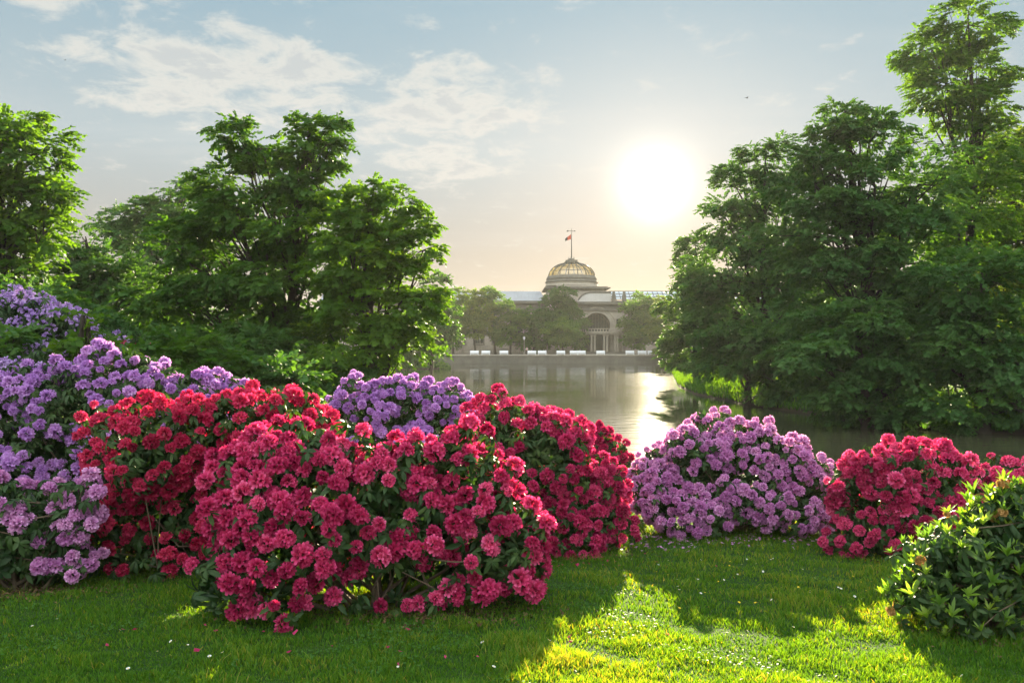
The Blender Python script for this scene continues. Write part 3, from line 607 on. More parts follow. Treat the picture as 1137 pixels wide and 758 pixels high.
# left bank
tree('tall_leafy_tree', 'sunlit leafy tree cut by the left edge of the photo', -5, 33, [(8, 140, 34, 26), (35, 172, 34, 30), (-20, 175, 50, 50), (45, 215, 32, 26), (10, 225, 44, 36), (48, 260, 26, 22), (10, 285, 55, 40), (40, 320, 40, 30), (-40, 290, 50, 60)], dens=9, m='leaf_bright', group=GL, seed=21, trunk_r=.35)
tree('shaded_tree', 'shaded bluish-green tree between the left edge tree and the largest one', 110, 40, [(95, 268, 20, 18), (85, 295, 28, 28), (115, 305, 38, 32), (145, 325, 36, 30), (75, 335, 36, 30), (115, 350, 60, 34), (160, 365, 50, 30)], dens=9, m='leaf_dark', group=GL, seed=22, trunk_r=.28)
tree('distant_tree', 'dark distant tree with a ragged top showing behind the largest left bank tree', 170, 62, [(140, 240, 22, 12), (168, 236, 22, 14), (130, 258, 26, 12), (190, 215, 18, 14), (208, 202, 14, 9), (180, 255, 40, 26), (160, 290, 50, 30), (205, 270, 40, 40)], dens=7, m='leaf_dark', group=GL, seed=23, trunk_r=.3, scale=1.1)
tree('spreading_tree', 'largest left bank tree, leafy, with two bushy tops and a wide crown', 300, 31, [(262, 150, 28, 14), (290, 165, 34, 20), (345, 146, 34, 17), (355, 170, 32, 22), (320, 195, 44, 28), (365, 215, 26, 22), (250, 205, 34, 22), (228, 235, 36, 28), (285, 240, 55, 36), (340, 255, 50, 36), (195, 275, 36, 32), (245, 290, 55, 40), (315, 310, 65, 45), (185, 325, 40, 34), (240, 350, 60, 40), (310, 375, 65, 36), (370, 330, 40, 50)], kind='maple', dens=14, m='leaf_mid', group=GL, seed=24, trunk_r=.30, flat=.55, subr=.42, scale=.82)
tree('sunlit_tree', 'sunlit light green tree leaning towards the lake right of the largest one', 405, 29, [(415, 213, 26, 13), (440, 228, 26, 14), (400, 240, 34, 24), (388, 222, 26, 16), (380, 262, 36, 28), (455, 255, 28, 16), (470, 278, 20, 10), (425, 275, 42, 26), (395, 300, 44, 36), (445, 310, 36, 26), (455, 345, 34, 26), (410, 350, 50, 36), (375, 385, 56, 30), (435, 385, 42, 24), (470, 330, 18, 16)], kind='maple', dens=14, m='leaf_bright', group=GL, seed=25, trunk_r=.22, flat=.55, subr=.42, scale=.8)
tree('far_left_tree', 'hazy tree at the left end of the far shore beyond the sunlit leaning tree', 478, 120, [(482, 318, 14, 12), (470, 335, 18, 16), (492, 345, 16, 16), (478, 365, 24, 18), (460, 385, 24, 14)], dens=3.2, kind='far', m='leaf_mid', group=GL, seed=26, trunk_r=.25, scale=.8)
# trees before the hall
ft = [('promenade_tree', 'thin-crowned tree at the left end of the promenade row', 503, 183, [(505, 330, 11, 9), (498, 345, 13, 12), (510, 358, 14, 12), (500, 374, 13, 8)], 'leaf_mid'),
      ('promenade_tree', 'sunlit promenade tree with an open top left of the first lamp post', 528, 181, [(524, 328, 11, 8), (533, 342, 12, 11), (520, 350, 11, 10), (530, 364, 14, 10)], 'leaf_bright'),
      ('promenade_tree', 'forked tree right of the first lamp post with bare stems showing', 550, 184, [(545, 325, 9, 7), (552, 338, 11, 9), (545, 352, 12, 9), (553, 366, 10, 9)], 'leaf_mid'),
      ('promenade_tree', 'bushy low tree before the left wing next to the forked tree', 567, 182, [(566, 344, 11, 10), (572, 358, 12, 12), (562, 370, 13, 9)], 'leaf_mid'),
      ('weeping_tree', 'dense rounded tree with a hanging crown left of the tallest one by the dome', 592, 184, [(594, 354, 12, 9), (590, 366, 15, 11), (600, 372, 14, 12), (585, 377, 10, 8)], 'leaf_dark'),
      ('broadleaf_tree', 'tallest tree before the hall, hiding the left of the drum', 622, 188, [(624, 327, 13, 10), (620, 340, 18, 12), (628, 352, 18, 12), (612, 354, 16, 12)], 'leaf_dark'),
      ('round_tree', 'round bright green tree in front of the tallest one by the portal', 625, 180, [(625, 363, 16, 10), (617, 371, 12, 9), (633, 371, 13, 9)], 'leaf_mid'),
      ('small_tree', 'small dark tree tucked against the left side of the portal', 646, 186, [(647, 368, 7, 9), (644, 377, 8, 8)], 'leaf_dark'),
      ('tall_round_tree', 'tall rusty-topped tree right of the portal', 711, 186, [(710, 337, 14, 10), (703, 350, 12, 12), (718, 350, 14, 12), (711, 364, 17, 12), (703, 376, 11, 8), (722, 374, 10, 9)], 'leaf_mid'),
      ('promenade_tree', 'light green tree at the right end of the promenade touching the bank trees', 737, 170, [(738, 345, 11, 13), (732, 365, 12, 12), (742, 380, 14, 12)], 'leaf_bright')]
for k, (nm, lb, bx, d, lo, m) in enumerate(ft):
    m = {'leaf_dark': 'leaf_mid', 'leaf_mid': 'leaf_bright', 'leaf_bright': 'leaf_yellow'}[m]; tree(nm, lb, bx, d, lo, kind='far', dens=5.0, m=m, group=GF, seed=40+k, trunk_r=.22, scale=.62, sub=9)
# shrubs behind the blossoms
GS = 'green shrubs behind the left rhododendrons'
tree('green_shrub', 'feathery grey-green shrub below the largest left bank tree', 215, 17, [(190, 402, 42, 22), (230, 405, 45, 26), (210, 385, 26, 16), (250, 420, 30, 24)], kind='shrub', dens=55, m='leaf_mid', group=GS, seed=61, trunk_r=.05, cat='shrub')
tree('green_shrub', 'low rounded shrub left of the grey-green one', 132, 16, [(135, 400, 26, 16), (120, 410, 24, 20), (160, 412, 24, 18)], kind='shrub', dens=55, m='leaf_mid', group=GS, seed=62, trunk_r=.05, cat='shrub')
tree('sapling', 'young sapling growing in front of the far purple rhododendron', 92, 14.5, [(92, 352, 7, 8), (88, 370, 12, 12), (98, 390, 20, 14)], kind='shrub', dens=50, m='leaf_bright', group=GS, seed=63, trunk_r=.03, cat='sapling')
tree('dark_shrub', 'dark green shrub at the left edge below the sunlit tree', -5, 15, [(5, 385, 22, 24), (-20, 400, 40, 34)], kind='shrub', dens=55, m='leaf_dark', group=GS, seed=64, trunk_r=.05, cat='shrub')
tree('bronze_shrub', 'dark bronze-green shrub under the boughs behind the large red rhododendron', 305, 17, [(300, 415, 26, 16), (325, 422, 24, 16), (285, 425, 20, 12)], kind='shrub', dens=50, m='leaf_dark', group=GS, seed=65, trunk_r=.05, cat='shrub')
tree('understory_shrub', 'tall shaded shrub behind the far purple rhododendron', 60, 26, [(40, 350, 60, 34), (100, 365, 50, 30), (-20, 350, 60, 50)], kind='maple', dens=14, m='leaf_dark', group=GS, seed=66, trunk_r=.08, cat='shrub', scale=.7)
tree('understory_shrub', 'wide shaded shrub filling the gap under the largest left bank tree', 250, 28, [(160, 395, 50, 26), (220, 395, 60, 26), (290, 400, 60, 26), (350, 410, 50, 24)], kind='maple', dens=14, m='leaf_dark', group=GS, seed=67, trunk_r=.08, cat='shrub', scale=.7)
tree('bank_shrub', 'low mounded shrub on the green spit at the left side of the lake', 468, 139, [(455, 402, 20, 8), (478, 406, 16, 5), (440, 402, 20, 10)], kind='far', dens=4, m='leaf_bright', group=GL, seed=68, trunk_r=.05, cat='shrub', scale=.6)
# wooded background beyond the park, one mass
C, R_ = [], []
rr = np.random.default_rng(5)
for a in np.concatenate([np.linspace(-60, -7, 34), np.linspace(9.5, 60, 34)]):
    d_ = rr.uniform(215, 260); h_ = rr.uniform(5, 8); x_ = d_*tan(radians(a)); C.append((x_, d_, 1.8+h_*.6)); R_.append((8, 6, h_))
for a in np.linspace(14, 55, 16):
    y_ = rr.uniform(95, 115); x_ = y_*tan(radians(a))
    if x_ > 28: C.append((x_, y_, 6)); R_.append((6, 5, 7))
V, Q, A, _ = crown_mesh('woods', np.array(C, float), np.array(R_, float), 'far', .9, None, 77, scale=1.6, sub=8)
tag(mobj('woods', qmesh('woods', V, Q, M['leaf_dark'], A)), 'distant belt of park woodland behind the lake', 'woods', kind='stuff')
NTRI += len(Q)

# ---------------------------------------------------------------- rhododendrons
def truss_template(n, seed, rows=3, cols=3):
    r = np.random.default_rng(seed); V, Q, G, T = [], [], [], []
    ga = pi*(3-sqrt(5))
    for k in range(n):
        ph = radians(108)*sqrt(k/(n-1)); th = k*ga+r.uniform(-.35, .35); ph += r.uniform(-.16, .16)
        a = np.array([sin(ph)*cos(th), sin(ph)*sin(th), cos(ph)]); a /= np.linalg.norm(a)
        e1 = np.cross(a, [0.3, .5, 1.]); e1 /= np.linalg.norm(e1); e2 = np.cross(a, e1); f = r.uniform(.80, 1.16)*(1-.10*abs(cos(ph*1.0)-.4)); tt = r.uniform(-.2, .2); sp_ = r.uniform(0, 6)
        for p in range(5):
            q = sp_+p*2*pi/5; o = e1*cos(q)+e2*sin(q); s_ = -e1*sin(q)+e2*cos(q); op = r.uniform(.75, 1.3)
            rowd = [(.42, .04, .06), (.80, .17, .16), (.97, .36, .12)] if rows == 3 else [(.45, .04, .05), (.78, .2, .2), (.97, .40, .11)]
            b = len(V)
            for ri_, (ax_, sp2, wd) in enumerate(rowd):
                for ci in range(cols):
                    u = (ci/(cols-1))*2-1; lift = (.05*(1-u*u) if ri_ else 0)
                    tipx = (.06*(1-u*u) if ri_ == 2 and cols == 3 else 0)
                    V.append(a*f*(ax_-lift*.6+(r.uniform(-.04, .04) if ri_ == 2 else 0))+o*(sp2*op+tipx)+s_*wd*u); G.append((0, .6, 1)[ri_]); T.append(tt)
            for ri_ in range(2):
                for ci in range(cols-1): i0 = b+ri_*cols+ci; Q.append((i0, i0+1, i0+cols+1, i0+cols))
    return np.array(V), np.array(Q), np.array(G, float), np.array(T)
TR_HI = [truss_template(25, s, 3, 3) for s in range(4)]
TR_LO = [truss_template(20, 20+s, 3, 2) for s in range(3)]
TR_FAR = [truss_template(6, 40+s, 3, 2) for s in range(2)]
def whorl(n, L, wd, e0, e1, seed, rows=4, bmax=.9):
    r = np.random.default_rng(seed); V, Q, G, T = [], [], [], []
    for k in range(n):
        a = 2*pi*k/n+r.uniform(-.3, .3); e = r.uniform(e0, e1); l = L*r.uniform(.6, 1.25); t_ = r.uniform(-.12, .12); bend = r.uniform(.1, bmax); b = len(V)
        ho = np.array([cos(a), sin(a), 0]); si = np.array([-sin(a), cos(a), 0])
        ws = (.12, .85, .95, .08) if rows == 4 else (.1, 1, .08)
        for i_, w_ in enumerate(ws):
            t = i_/(rows-1); ang_ = e-bend*t*1.6; c = ho*l*t*cos(e-bend*t)+np.array([0, 0, l*t*sin(e-bend*t)])
            for u in (-1, 0, 1): V.append(c+si*u*wd*.5*w_*r.uniform(.95, 1.05)+np.array([0, 0, .22*wd*abs(u)*w_])); G.append(t); T.append(t_)
        for i_ in range(rows-1):
            for u in range(2): i0 = b+i_*3+u; Q.append((i0, i0+1, i0+4, i0+3))
    return np.array(V), np.array(Q), np.array(G, float), np.array(T)
WH = [whorl(7, .11, .038, -.75, .15, s) for s in range(4)]
WH_NEW = [whorl(9, .105, .023, .85, 1.4, 30+s, bmax=.35) for s in range(4)]
def ellip_surface(C, R_, spacing, r, zmin=.08):
    P, Nn = [], []
    for c, q in zip(C, R_):
        area = 4*pi*(((q[0]*q[1])**1.6+(q[0]*q[2])**1.6+(q[1]*q[2])**1.6)/3)**(1/1.6)
        n = int(area/spacing**2*14); u = unit(r.normal(size=(n, 3))); p = c+u*q; nn = unit(u/q)
        ok = np.ones(n, bool)
        for c2, q2 in zip(C, R_):
            if c2 is c: continue
            ok &= (((p-c2)/q2)**2).sum(1) > .93
        ok &= p[:, 2] > Hxy(p[:, :2])+zmin
        P.append(p[ok]); Nn.append(nn[ok])
    P = np.concatenate(P); Nn = np.concatenate(Nn); o = r.permutation(len(P)); P, Nn = P[o], Nn[o]
    cells = {}; keep = []; s2 = spacing*spacing
    for i, p in enumerate(P):
        k = tuple((p//spacing).astype(int)); bad = False
        for a in (-1, 0, 1):
            for b in (-1, 0, 1):
                for c in (-1, 0, 1):
                    for j_ in cells.get((k[0]+a, k[1]+b, k[2]+c), ()):
                        dd = P[j_]-p
                        if dd@dd < s2: bad = True; break
                    if bad: break
                if bad: break
            if bad: break
        if not bad: cells.setdefault(k, []).append(i); keep.append(i)
    return P[keep], Nn[keep]
def rhododendron(name, label, d, lobes, petal, group, tr=.078, cover=.85, seed=1, parts=True, detail='hi', leaf='rhodo_leaf', thick=.9, new=0.0, tintb=.0, cat='rhododendron', zmin=.1, thin=2.6, spacing=1.42, leaf_up=False, wscale=1.0):
    global NTRI
    r = np.random.default_rng(seed); C, R_ = lobes_world(lobes, d, thick)
    bx, by = C[:, 0].mean(), C[:, 1].mean(); bz = H(bx, by); root = tag(empty(name, (bx, by, bz)), label, cat, group); o3 = np.array([bx, by, bz])
    P, Nn = ellip_surface(C, R_, tr*spacing, r, zmin)
    P = P+Nn*(np.where(r.uniform(size=(len(P), 1)) < .07, .10, 0)*(Nn[:, 2:3] > .1)+r.uniform(-.13, .06, (len(P), 1))+.11*vnoise(P*1.9, seed, 1)[:, None]+.09*vnoise(P*4.5, seed+1, 1)[:, None])
    ax_ = unit(Nn*.75+np.array([0, 0, .55])+r.normal(size=P.shape)*.18)
    nz = vnoise(P*thin, seed+3, 2)*.5+.5+r.normal(size=len(P))*.22
    fl = nz < np.quantile(nz, cover)
    TPL = {'hi': TR_HI, 'lo': TR_LO, 'far': TR_FAR}[detail]
    Pf, Af = P[fl], ax_[fl]; scl = tr*np.clip(r.normal(.98, .17, len(Pf)), .6, 1.3); tint = r.normal(size=len(Pf))*.13+.5+tintb
    # how large each head shows from the photograph's side, for choosing which become parts
    view = unit(-(Pf-np.array([0, 0, CZ]))); facing = (view*Af).sum(1)+.9*(view*Nn[fl]).sum(1); score = facing+.15*r.normal(size=len(Pf))+.15*Nn[fl][:, 2]
    order = np.argsort(-score); npart = min(100, len(Pf)) if parts else 0
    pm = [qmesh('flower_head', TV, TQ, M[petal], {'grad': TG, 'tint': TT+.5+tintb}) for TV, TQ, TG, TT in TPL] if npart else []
    Rf = frames(Af)
    for i in order[:npart]:
        o = bpy.data.objects.new('flower_head', pm[r.integers(len(pm))]); COL.objects.link(o); o.parent = root
        mt = mathutils.Matrix(Rf[i].tolist()).to_4x4(); s_ = scl[i]; mt = mathutils.Matrix.Translation(Pf[i]-o3) @ mt @ mathutils.Matrix.Diagonal((s_*r.uniform(.86, 1.12), s_*r.uniform(.86, 1.12), s_*r.uniform(.85, 1.15), 1)); o.matrix_local = mt
        NTRI += len(TPL[0][1])
    rest = order[npart:]; LO = TR_LO if detail == 'hi' else TPL
    if len(rest):
        pp = []; sel = r.integers(0, len(LO), len(rest))
        for s in range(len(LO)):
            kk = rest[sel == s]; TV, TQ, TG, TT = LO[s]
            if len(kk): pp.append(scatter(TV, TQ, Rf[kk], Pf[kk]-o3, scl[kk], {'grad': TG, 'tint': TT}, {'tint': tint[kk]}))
        V, Q, A = join(pp); NTRI += len(Q); o = mobj('blossom', qmesh('blossom', V, Q, M[petal], A), root)
        if parts: o['kind'] = 'stuff'
    # leaf rosettes: under every head, between heads and deeper in the bush
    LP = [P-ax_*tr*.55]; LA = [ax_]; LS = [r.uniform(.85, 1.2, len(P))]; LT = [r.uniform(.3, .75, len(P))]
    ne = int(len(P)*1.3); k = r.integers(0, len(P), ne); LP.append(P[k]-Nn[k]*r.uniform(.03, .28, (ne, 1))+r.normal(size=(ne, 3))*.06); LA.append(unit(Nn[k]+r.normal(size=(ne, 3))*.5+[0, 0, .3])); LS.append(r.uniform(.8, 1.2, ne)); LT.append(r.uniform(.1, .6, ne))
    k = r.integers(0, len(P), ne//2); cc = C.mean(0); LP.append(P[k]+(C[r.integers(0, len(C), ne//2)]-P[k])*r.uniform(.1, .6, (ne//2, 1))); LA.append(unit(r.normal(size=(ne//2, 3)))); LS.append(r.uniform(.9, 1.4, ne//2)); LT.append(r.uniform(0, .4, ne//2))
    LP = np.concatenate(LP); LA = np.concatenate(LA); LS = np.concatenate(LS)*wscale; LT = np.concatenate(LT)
    ok = LP[:, 2] > Hxy(LP[:, :2])+.05; LP, LA, LS, LT = LP[ok], LA[ok], LS[ok], LT[ok]
    if detail == 'far': LS *= 1.5; 
    sel = r.integers(0, 4, len(LP)); pp = []
    for s in range(4):
        kk = sel == s; TV, TQ, TG, TT = WH[s]; pp.append(scatter(TV, TQ, frames(LA[kk]), LP[kk]-o3, LS[kk], {'grad': TG, 'tint': TT}, {'tint': LT[kk]}))
    V, Q, A = join(pp); NTRI += len(Q); mobj('foliage', qmesh('foliage', V, Q, M[leaf], A), root)
    if new > 0:
        nf = np.where(~fl)[0] if not leaf_up else np.arange(len(P)); nf = nf[r.uniform(size=len(nf)) < new]; pp = []; sel = r.integers(0, 4, len(nf))
        for s in range(4):
            kk = nf[sel == s]; TV, TQ, TG, TT = WH_NEW[s]
            if len(kk): pp.append(scatter(TV, TQ, frames(unit(Nn[kk]*.45+np.array([0, 0, .9])+r.normal(size=(len(kk), 3))*.15)), P[kk]-o3, r.uniform(.5, 1.3, len(kk))*wscale, {'grad': TG, 'tint': TT}, {'tint': r.uniform(.15, .85, len(kk))}))
        if pp: V, Q, A = join(pp); NTRI += len(Q); mobj('new_shoots', qmesh('new_shoots', V, Q, M['new_leaf'], A), root)
    # stems
    Vs, Qs, kx = [], [], 0; ns = 26 if detail == 'hi' else 12; pick = r.choice(len(P), min(ns*5, len(P)), replace=False)
    for q in range(ns):
        tgt = P[pick[q % len(pick)]]-Nn[pick[q % len(pick)]]*.12; b = np.array([bx, by, bz-.05])+np.array([r.normal()*.13*(C[:, 0].ptp() if hasattr(C[:, 0], 'ptp') else np.ptp(C[:, 0])+.5), r.normal()*.12, 0]); b[2] = H(b[0], b[1])-.03
        t = np.linspace(0, 1, 7)[:, None]; mid = np.array([tgt[0]*.6+b[0]*.4, tgt[1]*.6+b[1]*.4, b[2]+(tgt[2]-b[2])*.35]); path = (1-t)**2*b+2*t*(1-t)*mid+t*t*tgt; path[1:-1] += r.normal(size=(5, 3))*.02
        v, qq = tube(path, .022*(1-.75*t[:, 0]), 5); Vs.append(v); Qs.append(qq+kx); kx += len(v)
        for z in range(4):
            i2 = pick[(ns+q*4+z) % len(pick)]; t2 = P[i2]-Nn[i2]*.05
            s0 = path[r.integers(3, 7)]
            if np.linalg.norm(t2-s0) > 1.0: continue
            t5 = np.linspace(0, 1, 4)[:, None]; v, qq = tube(s0*(1-t5)+t2*t5+np.sin(t5*pi)*r.normal(size=3)*.04, .009*(1-.5*t5[:, 0]), 4); Vs.append(v); Qs.append(qq+kx); kx += len(v)
    mobj('stems', qmesh('stems', np.concatenate(Vs)-o3, np.concatenate(Qs), M['twig'], smooth=True), root)
    return root
GB = 'rhododendrons in bloom on the lawn'; GBB = 'rhododendrons blooming in the background'
rhododendron('red_rhododendron', 'large crimson rhododendron in front, nearest the bottom of the photo', 6.9, [(330, 555, 100, 84), (308, 600, 86, 80, -.4), (400, 600, 130, 95), (480, 560, 85, 75), (535, 620, 62, 62), (266, 632, 46, 40, -.6), (420, 650, 130, 52), (350, 500, 55, 34), (500, 510, 40, 30), (565, 640, 34, 30)], 'red', GB, tr=.077, cover=.78, seed=1, thick=.75, tintb=.08, zmin=.16)
rhododendron('red_rhododendron', 'tall crimson rhododendron behind and left of the nearest red one', 8.6, [(205, 520, 95, 75), (270, 492, 78, 44), (305, 468, 42, 22), (160, 580, 80, 70), (240, 560, 80, 90), (180, 620, 100, 34), (330, 490, 40, 50)], 'red2', GB, tr=.077, cover=.72, seed=2, thick=.75, tintb=-.02)
rhododendron('lilac_rhododendron', 'small lilac rhododendron low at the left edge of the lawn', 7.6, [(20, 590, 75, 55), (70, 580, 45, 48), (-40, 600, 70, 70), (40, 620, 70, 34)], 'mauve', GB, tr=.074, cover=.5, seed=3, thick=.8, tintb=.1)
rhododendron('lilac_rhododendron', 'wide tiered lilac rhododendron above the small lilac one at left', 11.0, [(60, 450, 70, 42), (150, 425, 60, 24), (130, 470, 110, 60), (200, 440, 60, 26), (20, 480, 70, 60), (60, 510, 110, 50), (240, 435, 35, 20), (140, 400, 22, 8), (250, 475, 40, 34)], 'lilac', GB, tr=.08, cover=.72, seed=4, thick=.75, tintb=.12, thin=2.6)
rhododendron('lilac_rhododendron', 'rounded lilac rhododendron in the middle, behind two red ones', 14.0, [(430, 455, 60, 36), (480, 460, 52, 36), (420, 490, 70, 50), (500, 490, 42, 40), (460, 500, 80, 50)], 'lilac', GB, tr=.082, cover=.76, seed=5, thick=.8)
rhododendron('red_rhododendron', 'upright crimson rhododendron between the lilac one and the mauve one by the lake', 9.9, [(560, 490, 50, 46), (600, 500, 62, 48), (570, 540, 65, 60), (620, 550, 60, 60), (655, 540, 36, 40), (600, 575, 80, 42), (650, 580, 48, 34)], 'red', GB, tr=.076, cover=.74, seed=6, thick=.8, tintb=-.08)
rhododendron('red_rhododendron', 'small crimson rhododendron peeping out left of the mauve one', 13.5, [(660, 515, 36, 38), (678, 540, 22, 32), (645, 500, 25, 20)], 'red', GB, tr=.076, cover=.88, seed=7, tintb=-.05)
rhododendron('mauve_rhododendron', 'dome-shaped mauve rhododendron before the lake, right of centre', 11.2, [(795, 510, 62, 44), (760, 545, 62, 50), (850, 530, 68, 50), (810, 560, 100, 50), (880, 555, 50, 48), (735, 565, 28, 34), (868, 505, 26, 16), (905, 580, 26, 28)], 'mauve', GB, tr=.074, cover=.84, seed=8, thick=.8, tintb=.02)
rhododendron('red_rhododendron', 'wide crimson rhododendron at right, behind the green shrub', 9.4, [(985, 530, 62, 36), (1040, 545, 62, 34), (940, 545, 30, 32), (990, 575, 65, 44), (1060, 580, 70, 50), (975, 600, 35, 34), (1110, 550, 60, 34), (1000, 610, 42, 24)], 'red', GB, tr=.076, cover=.74, seed=9, thick=.8, tintb=.0)
rhododendron('faded_rhododendron', 'green rhododendron with fresh yellow-green shoots and faded tan blossoms at the right edge', 6.1, [(1068, 624, 62, 42), (1128, 586, 56, 46), (1040, 648, 44, 38), (1098, 658, 82, 62), (1162, 628, 70, 88), (1120, 552, 26, 20)], 'tan', GB, tr=.038, cover=.13, seed=10, thick=.85, new=.95, spacing=2.2, thin=2.6, leaf_up=True, wscale=.85, zmin=.05)
rhododendron('purple_rhododendron', 'big domed violet rhododendron under the sunlit tree at far left', 17, [(40, 372, 62, 40), (0, 370, 70, 44), (80, 390, 42, 32), (20, 400, 90, 40)], 'violet', GBB, tr=.11, cover=.92, seed=11, parts=False, detail='far')
rhododendron('purple_rhododendron', 'low violet rhododendron between the far domed one and the tiered lilac one', 14.5, [(40, 418, 50, 22), (0, 425, 40, 24), (85, 412, 24, 16)], 'violet', GBB, tr=.088, cover=.35, seed=12, parts=False, detail='far')
rhododendron('red_rhododendron', 'distant low red rhododendron showing right of the far violet one', 22, [(135, 382, 18, 7), (155, 386, 14, 7)], 'red', GBB, tr=.09, cover=.8, seed=13, parts=False, detail='far', tintb=-.2)

# ---------------------------------------------------------------- lawn
def lawn():
    r = np.random.default_rng(3); n = 440000
    u = r.uniform(size=n); d0, d1 = 3.2, 15.0; d = 1/(1/d0-u*(1/d0-1/d1)); x = r.uniform(-1, 1, n)*(.72*d+2.8)
    k = r.uniform(size=n) < (d/5)**.0; P = np.stack([x, d], 1)
    z = Hxy(P); cl = vnoise(P*3.5, 9, 3); cl2 = vnoise(P*.7, 10, 2)
    h = (.028+.016*r.uniform(size=n))*(1+.7*cl)*(1+.15*cl2); h = np.maximum(h, .014); tall = r.uniform(size=n) < .012; h = np.where(tall, h*1.8, h)
    wd = (.0016+.0004*d)*r.uniform(.7, 1.4, n); a = r.uniform(0, 2*pi, n); lean = r.uniform(.1, .9, n)*h
    wx, wy = np.cos(a), np.sin(a); b = r.uniform(0, 2*pi, n); lx, ly = np.cos(b)*lean, np.sin(b)*lean
    base = np.stack([x, d, z-.004], 1); wv = np.stack([wx*wd, wy*wd, 0*wx], 1)
    mid = base+np.stack([lx*.35, ly*.35, h*.6], 1); tip = base+np.stack([lx, ly, h], 1)
    V = np.stack([base-wv, base+wv, mid-wv*.75, mid+wv*.75, tip-wv*.15, tip+wv*.15], 1).reshape(-1, 3)
    i0 = np.arange(n)[:, None]*6; Q = np.concatenate([i0+np.array([[0, 1, 3, 2]]), i0+np.array([[2, 3, 5, 4]])], 1).reshape(-1, 4)
    t = np.clip(.42+.12*cl2+.14*cl+.10*vnoise(P*1.7, 21, 2)+r.normal(size=n)*.17+np.where(r.uniform(size=n) < .06, .4, 0), 0, 1)
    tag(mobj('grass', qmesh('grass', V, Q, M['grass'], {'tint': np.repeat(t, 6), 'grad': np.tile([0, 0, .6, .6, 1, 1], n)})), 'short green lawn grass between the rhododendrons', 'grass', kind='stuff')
    # taller tufts: bush feet, and the bank of the lake
    pts = []
    for cx_, cy_, rx_, ry_, m_ in ((-1.2, 6.9, 1.7, .8, 3500), (2.9, 10.6, 1.5, .7, 3000), (.5, 9.4, 1.0, .6, 2000), (5.2, 9.2, 1.0, .7, 1500), (-3.6, 8.2, 1.6, .8, 2500), (3.6, 5.9, .6, .7, 1600)):
        q = r.normal(size=(m_, 2))*.55*[rx_, ry_]+[cx_, cy_]; pts.append(q)
    P = np.concatenate(pts); n = len(P); z = Hxy(P); h = r.uniform(.05, .12, n); return P, z, h
P, z, h = lawn()
def tufts(name, label, P, h, wd, m, tint, lean_=.6):
    n = len(P); z = Hxy(P); r = rng; a = r.uniform(0, 2*pi, n); b = r.uniform(0, 2*pi, n); lean = r.uniform(.1, lean_, n)*h
    base = np.column_stack([P, z-.01]); wv = np.stack([np.cos(a)*wd, np.sin(a)*wd, 0*a], 1)
    mid = base+np.stack([np.cos(b)*lean*.3, np.sin(b)*lean*.3, h*.6], 1); tip = base+np.stack([np.cos(b)*lean, np.sin(b)*lean, h], 1)
    V = np.stack([base-wv, base+wv, mid-wv*.8, mid+wv*.8, tip-wv*.1, tip+wv*.1], 1).reshape(-1, 3)
    i0 = np.arange(n)[:, None]*6; Q = np.concatenate([i0+np.array([[0, 1, 3, 2]]), i0+np.array([[2, 3, 5, 4]])], 1).reshape(-1, 4)
    t = np.clip(tint+r.normal(size=n)*.15, 0, 1)
    return tag(mobj(name, qmesh(name, V, Q, m, {'tint': np.repeat(t, 6), 'grad': np.tile([0, 0, .6, .6, 1, 1], n)})), label, 'grass', kind='stuff')
tufts('long_grass', 'longer uncut grass at the feet of the rhododendrons', P, h, .003, M['grass'], .4)
# rough grass on the lake banks
A_ = LAKE; B_ = np.roll(LAKE, -1, 0); bp = []
for a, b in zip(A_, B_):
    if min(a[1], b[1]) > 150 or max(a[1], b[1]) < 30: continue
    L_ = np.linalg.norm(b-a); n_ = int(L_*130); t = rng.uniform(size=(n_, 1)); q = a+(b-a)*t; nrm = np.array([(b-a)[1], -(b-a)[0]])/L_; q = q+nrm*rng.uniform(-.2, 5.0, (n_, 1))*rng.choice([1.], (n_, 1)); bp.append(q)
bp = np.concatenate(bp); sd = lake_sd(bp); bp = bp[(sd > .05)]
tufts('bank_grass', 'rough long grass growing along the lake banks', bp, rng.uniform(.18, .5, len(bp)), .045, M['grass'], .22, .8)

# fallen petals
def petals(name, label, m, pts, s):
    r = rng; n = len(pts); z = Hxy(pts)+.022+r.uniform(0, .014, n); TV = np.array([(-1, -.6, 0), (1, -.5, .15), (.8, .6, 0), (-.9, .5, .2)]); TQ = np.array([(0, 1, 2, 3)])
    V, Q, A = scatter(TV, TQ, frames(unit(r.normal(size=(n, 3))*.4+[0, 0, 1])), np.column_stack([pts, z]), s*r.uniform(.7, 1.3, n), {'grad': np.ones(4)*.7}, {'tint': r.uniform(.3, .9, n)})
    if 'grad' not in A: A['grad'] = np.ones(len(V))
    tag(mobj(name, qmesh(name, V, Q, M[m], A)), label, 'petals', kind='stuff')
q = rng.normal(size=(260, 2))*[1.1, .28]+[2.7, 10.35]; q2 = rng.normal(size=(40, 2))*[.4, .5]+[1.6, 10.6]
petals('fallen_mauve_petals', 'mauve petals fallen on the grass under the dome-shaped mauve rhododendron', 'mauve', np.concatenate([q, q2]), .022)
q = rng.normal(size=(22, 2))*[1.2, .4]+[-1.5, 5.9]; q2 = rng.normal(size=(40, 2))*[.6, .3]+[.6, 9.0]
petals('fallen_red_petals', 'crimson petals fallen on the grass under the red rhododendrons', 'red', np.concatenate([q, q2]), .018)

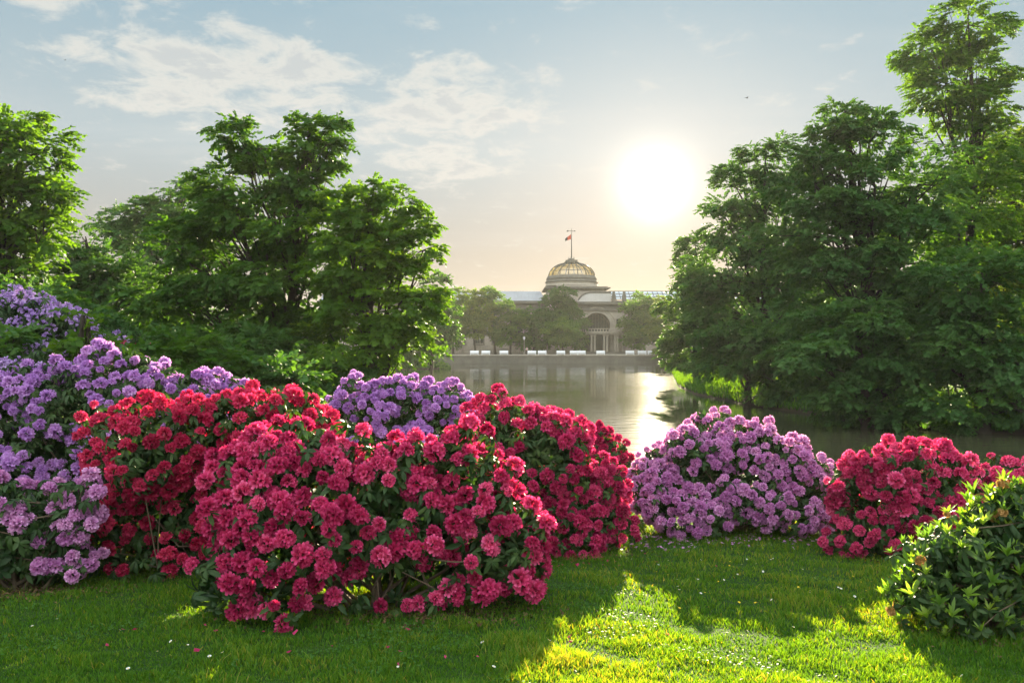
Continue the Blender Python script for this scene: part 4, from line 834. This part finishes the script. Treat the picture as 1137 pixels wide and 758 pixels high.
M['clover_leaf'] = leafy('clover_leaf', [(0, (.035, .11, .02)), (.5, (.06, .17, .035)), (1, (.11, .24, .05))], rough=.55, trans=.4, tcol=(2, 1.6, .4), spec=.2)
M['litter'] = leafy('dry_leaf', [(0, (.03, .018, .01)), (.5, (.08, .05, .025)), (1, (.20, .14, .06))], rough=.9, trans=.15, tcol=(1, 1, .8), spec=.1)
lp = []
for cx_, cy_, rx_, ry_, m_ in ((-1.0, 6.7, 1.25, .55, 2600), (-3.3, 8.4, 1.4, .6, 1400), (2.95, 11.0, 1.3, .6, 1500), (.7, 9.7, .9, .6, 1100), (5.0, 9.3, 1.2, .6, 1000), (3.7, 6.1, .8, .6, 900), (-4.5, 7.4, .8, .6, 700)):
    lp.append(rng.normal(size=(m_, 2))*.45*[rx_, ry_]+[cx_, cy_])
petals('leaf_litter', 'dry brown leaves lying in the shade under the rhododendrons', 'litter', np.concatenate(lp), .013)
q = rng.uniform([-6, 4.2], [7, 11], (60000, 2)); q = q[vnoise(q*1.3, 31, 3) > .28]
petals('clover', 'low clover patches growing through the lawn', 'clover_leaf', q, .009)
# lawn flowers
def daisy(kind, m_pet, m_eye, pts, label, group):
    first = None
    for x, y in pts:
        z = H(x, y)+.035
        if first is None:
            o = first = empty(kind, (x, y, z)); b = MB()
            for k in range(10):
                a = 2*pi*k/10; c, s = cos(a), sin(a)
                b.add([(.003*c, .003*s, 0), (.009*c-.003*s, .009*s+.003*c, .001), (.013*c, .013*s, .003), (.009*c+.003*s, .009*s-.003*c, .001)], [(0, 1, 2, 3)])
            b.build('petals', m_pet, o); MB().lathe([(.004, -.001), (.0045, .002), (.002, .004)], n=8).build('eye', m_eye, o); MB().tube([(0, 0, -.04), (.002, 0, -.02), (0, 0, -.002)], [.001, .001, .001], 4).build('stalk', M['grass_stalk'], o)
        else:
            o = first.copy(); COL.objects.link(o); o.location = (x, y, z)
            for ch in list(first.children): c = ch.copy(); COL.objects.link(c); c.parent = o
        s = random.uniform(.7, 1.15); o.scale = (s, s, s); o.rotation_euler = (random.uniform(-.5, .5)-.3, random.uniform(-.4, .4), random.uniform(0, 6)); tag(o, label, 'flower', group)
M['grass_stalk'] = solid('stalk', (.06, .12, .03)); M['yellow'] = solid('yellow_petal', (.85, .62, .03), .6, 30, .15); M['daisy_white'] = solid('white_petal', (.85, .85, .82), .6, 30, .05)
rq = np.random.default_rng(12)
def spread(n, boxes): 
    o = []
    for (a, b, c, d_, k) in boxes:
        for _ in range(k):
            y = rq.uniform(c, d_); o.append((rq.uniform(a, b), y))
    return o
daisy('daisy', M['daisy_white'], M['yellow'], spread(0, [(1.2, 3.2, 7.0, 9.2, 30), (-3.8, -1.8, 4.9, 6.6, 12), (-.9, .6, 5.0, 6.2, 8), (1.3, 2.9, 4.9, 6.3, 12)]), 'tiny white daisy flowering in the lawn', 'daisies in the lawn')
daisy('buttercup', M['yellow'], M['yellow'], spread(0, [(1.4, 3.8, 6.6, 9.6, 22), (-.3, .8, 5, 6, 4)]), 'tiny yellow buttercup flowering in the lawn', 'buttercups in the lawn')

# birds
def bird(px, py, d, s, label, rz):
    p = W(px, py, d); o = tag(empty('bird', p), label, 'bird'); o.scale = (s, s, s); o.rotation_euler.z = rz
    MB().tube([(-.5, 0, 0), (-.38, 0, .03), (-.1, 0, .02), (.2, 0, .02), (.38, 0, .05), (.5, 0, .04), (.6, 0, .02)], [.03, .05, .11, .12, .08, .06, .01], 8).build('body', M['bird'], o, smooth=True)
    for sg in (-1, 1): MB().add([(.25, sg*.05, .04), (-.15, sg*.05, .03), (-.1, sg*.45, .22), (.2, sg*.45, .24), (-.15, sg*.9, .16), (-.02, sg*.92, .17), (.25, sg*.05, .02), (-.15, sg*.05, .02)], [(0, 1, 2, 3), (3, 2, 4, 5)]).build('wing', M['bird'], o)
bird(829, 109, 60, .26, 'small dark bird flying high above the lake, right of the sun', .5)
bird(72, 67, 90, .22, 'tiny dark bird flying high above the left tree', 1.2)

# ---------------------------------------------------------------- haze
def hz(N, out):
    v = N.n('ShaderNodeVolumePrincipled'); v.inputs['Color'].default_value = (.93, .93, .92, 1); v.inputs['Density'].default_value = .0002; v.inputs['Anisotropy'].default_value = .2
    N.l(v.outputs[0], out.inputs['Volume'])
USE_HAZE = True
if USE_HAZE:
    hb = MB().box(-702, 702, -262, 802, -2.2, 36).build('haze', mat('haze_air', hz)); tag(hb, 'faint warm evening haze over the lake', 'haze', kind='stuff')
print('QUADS', NTRI)
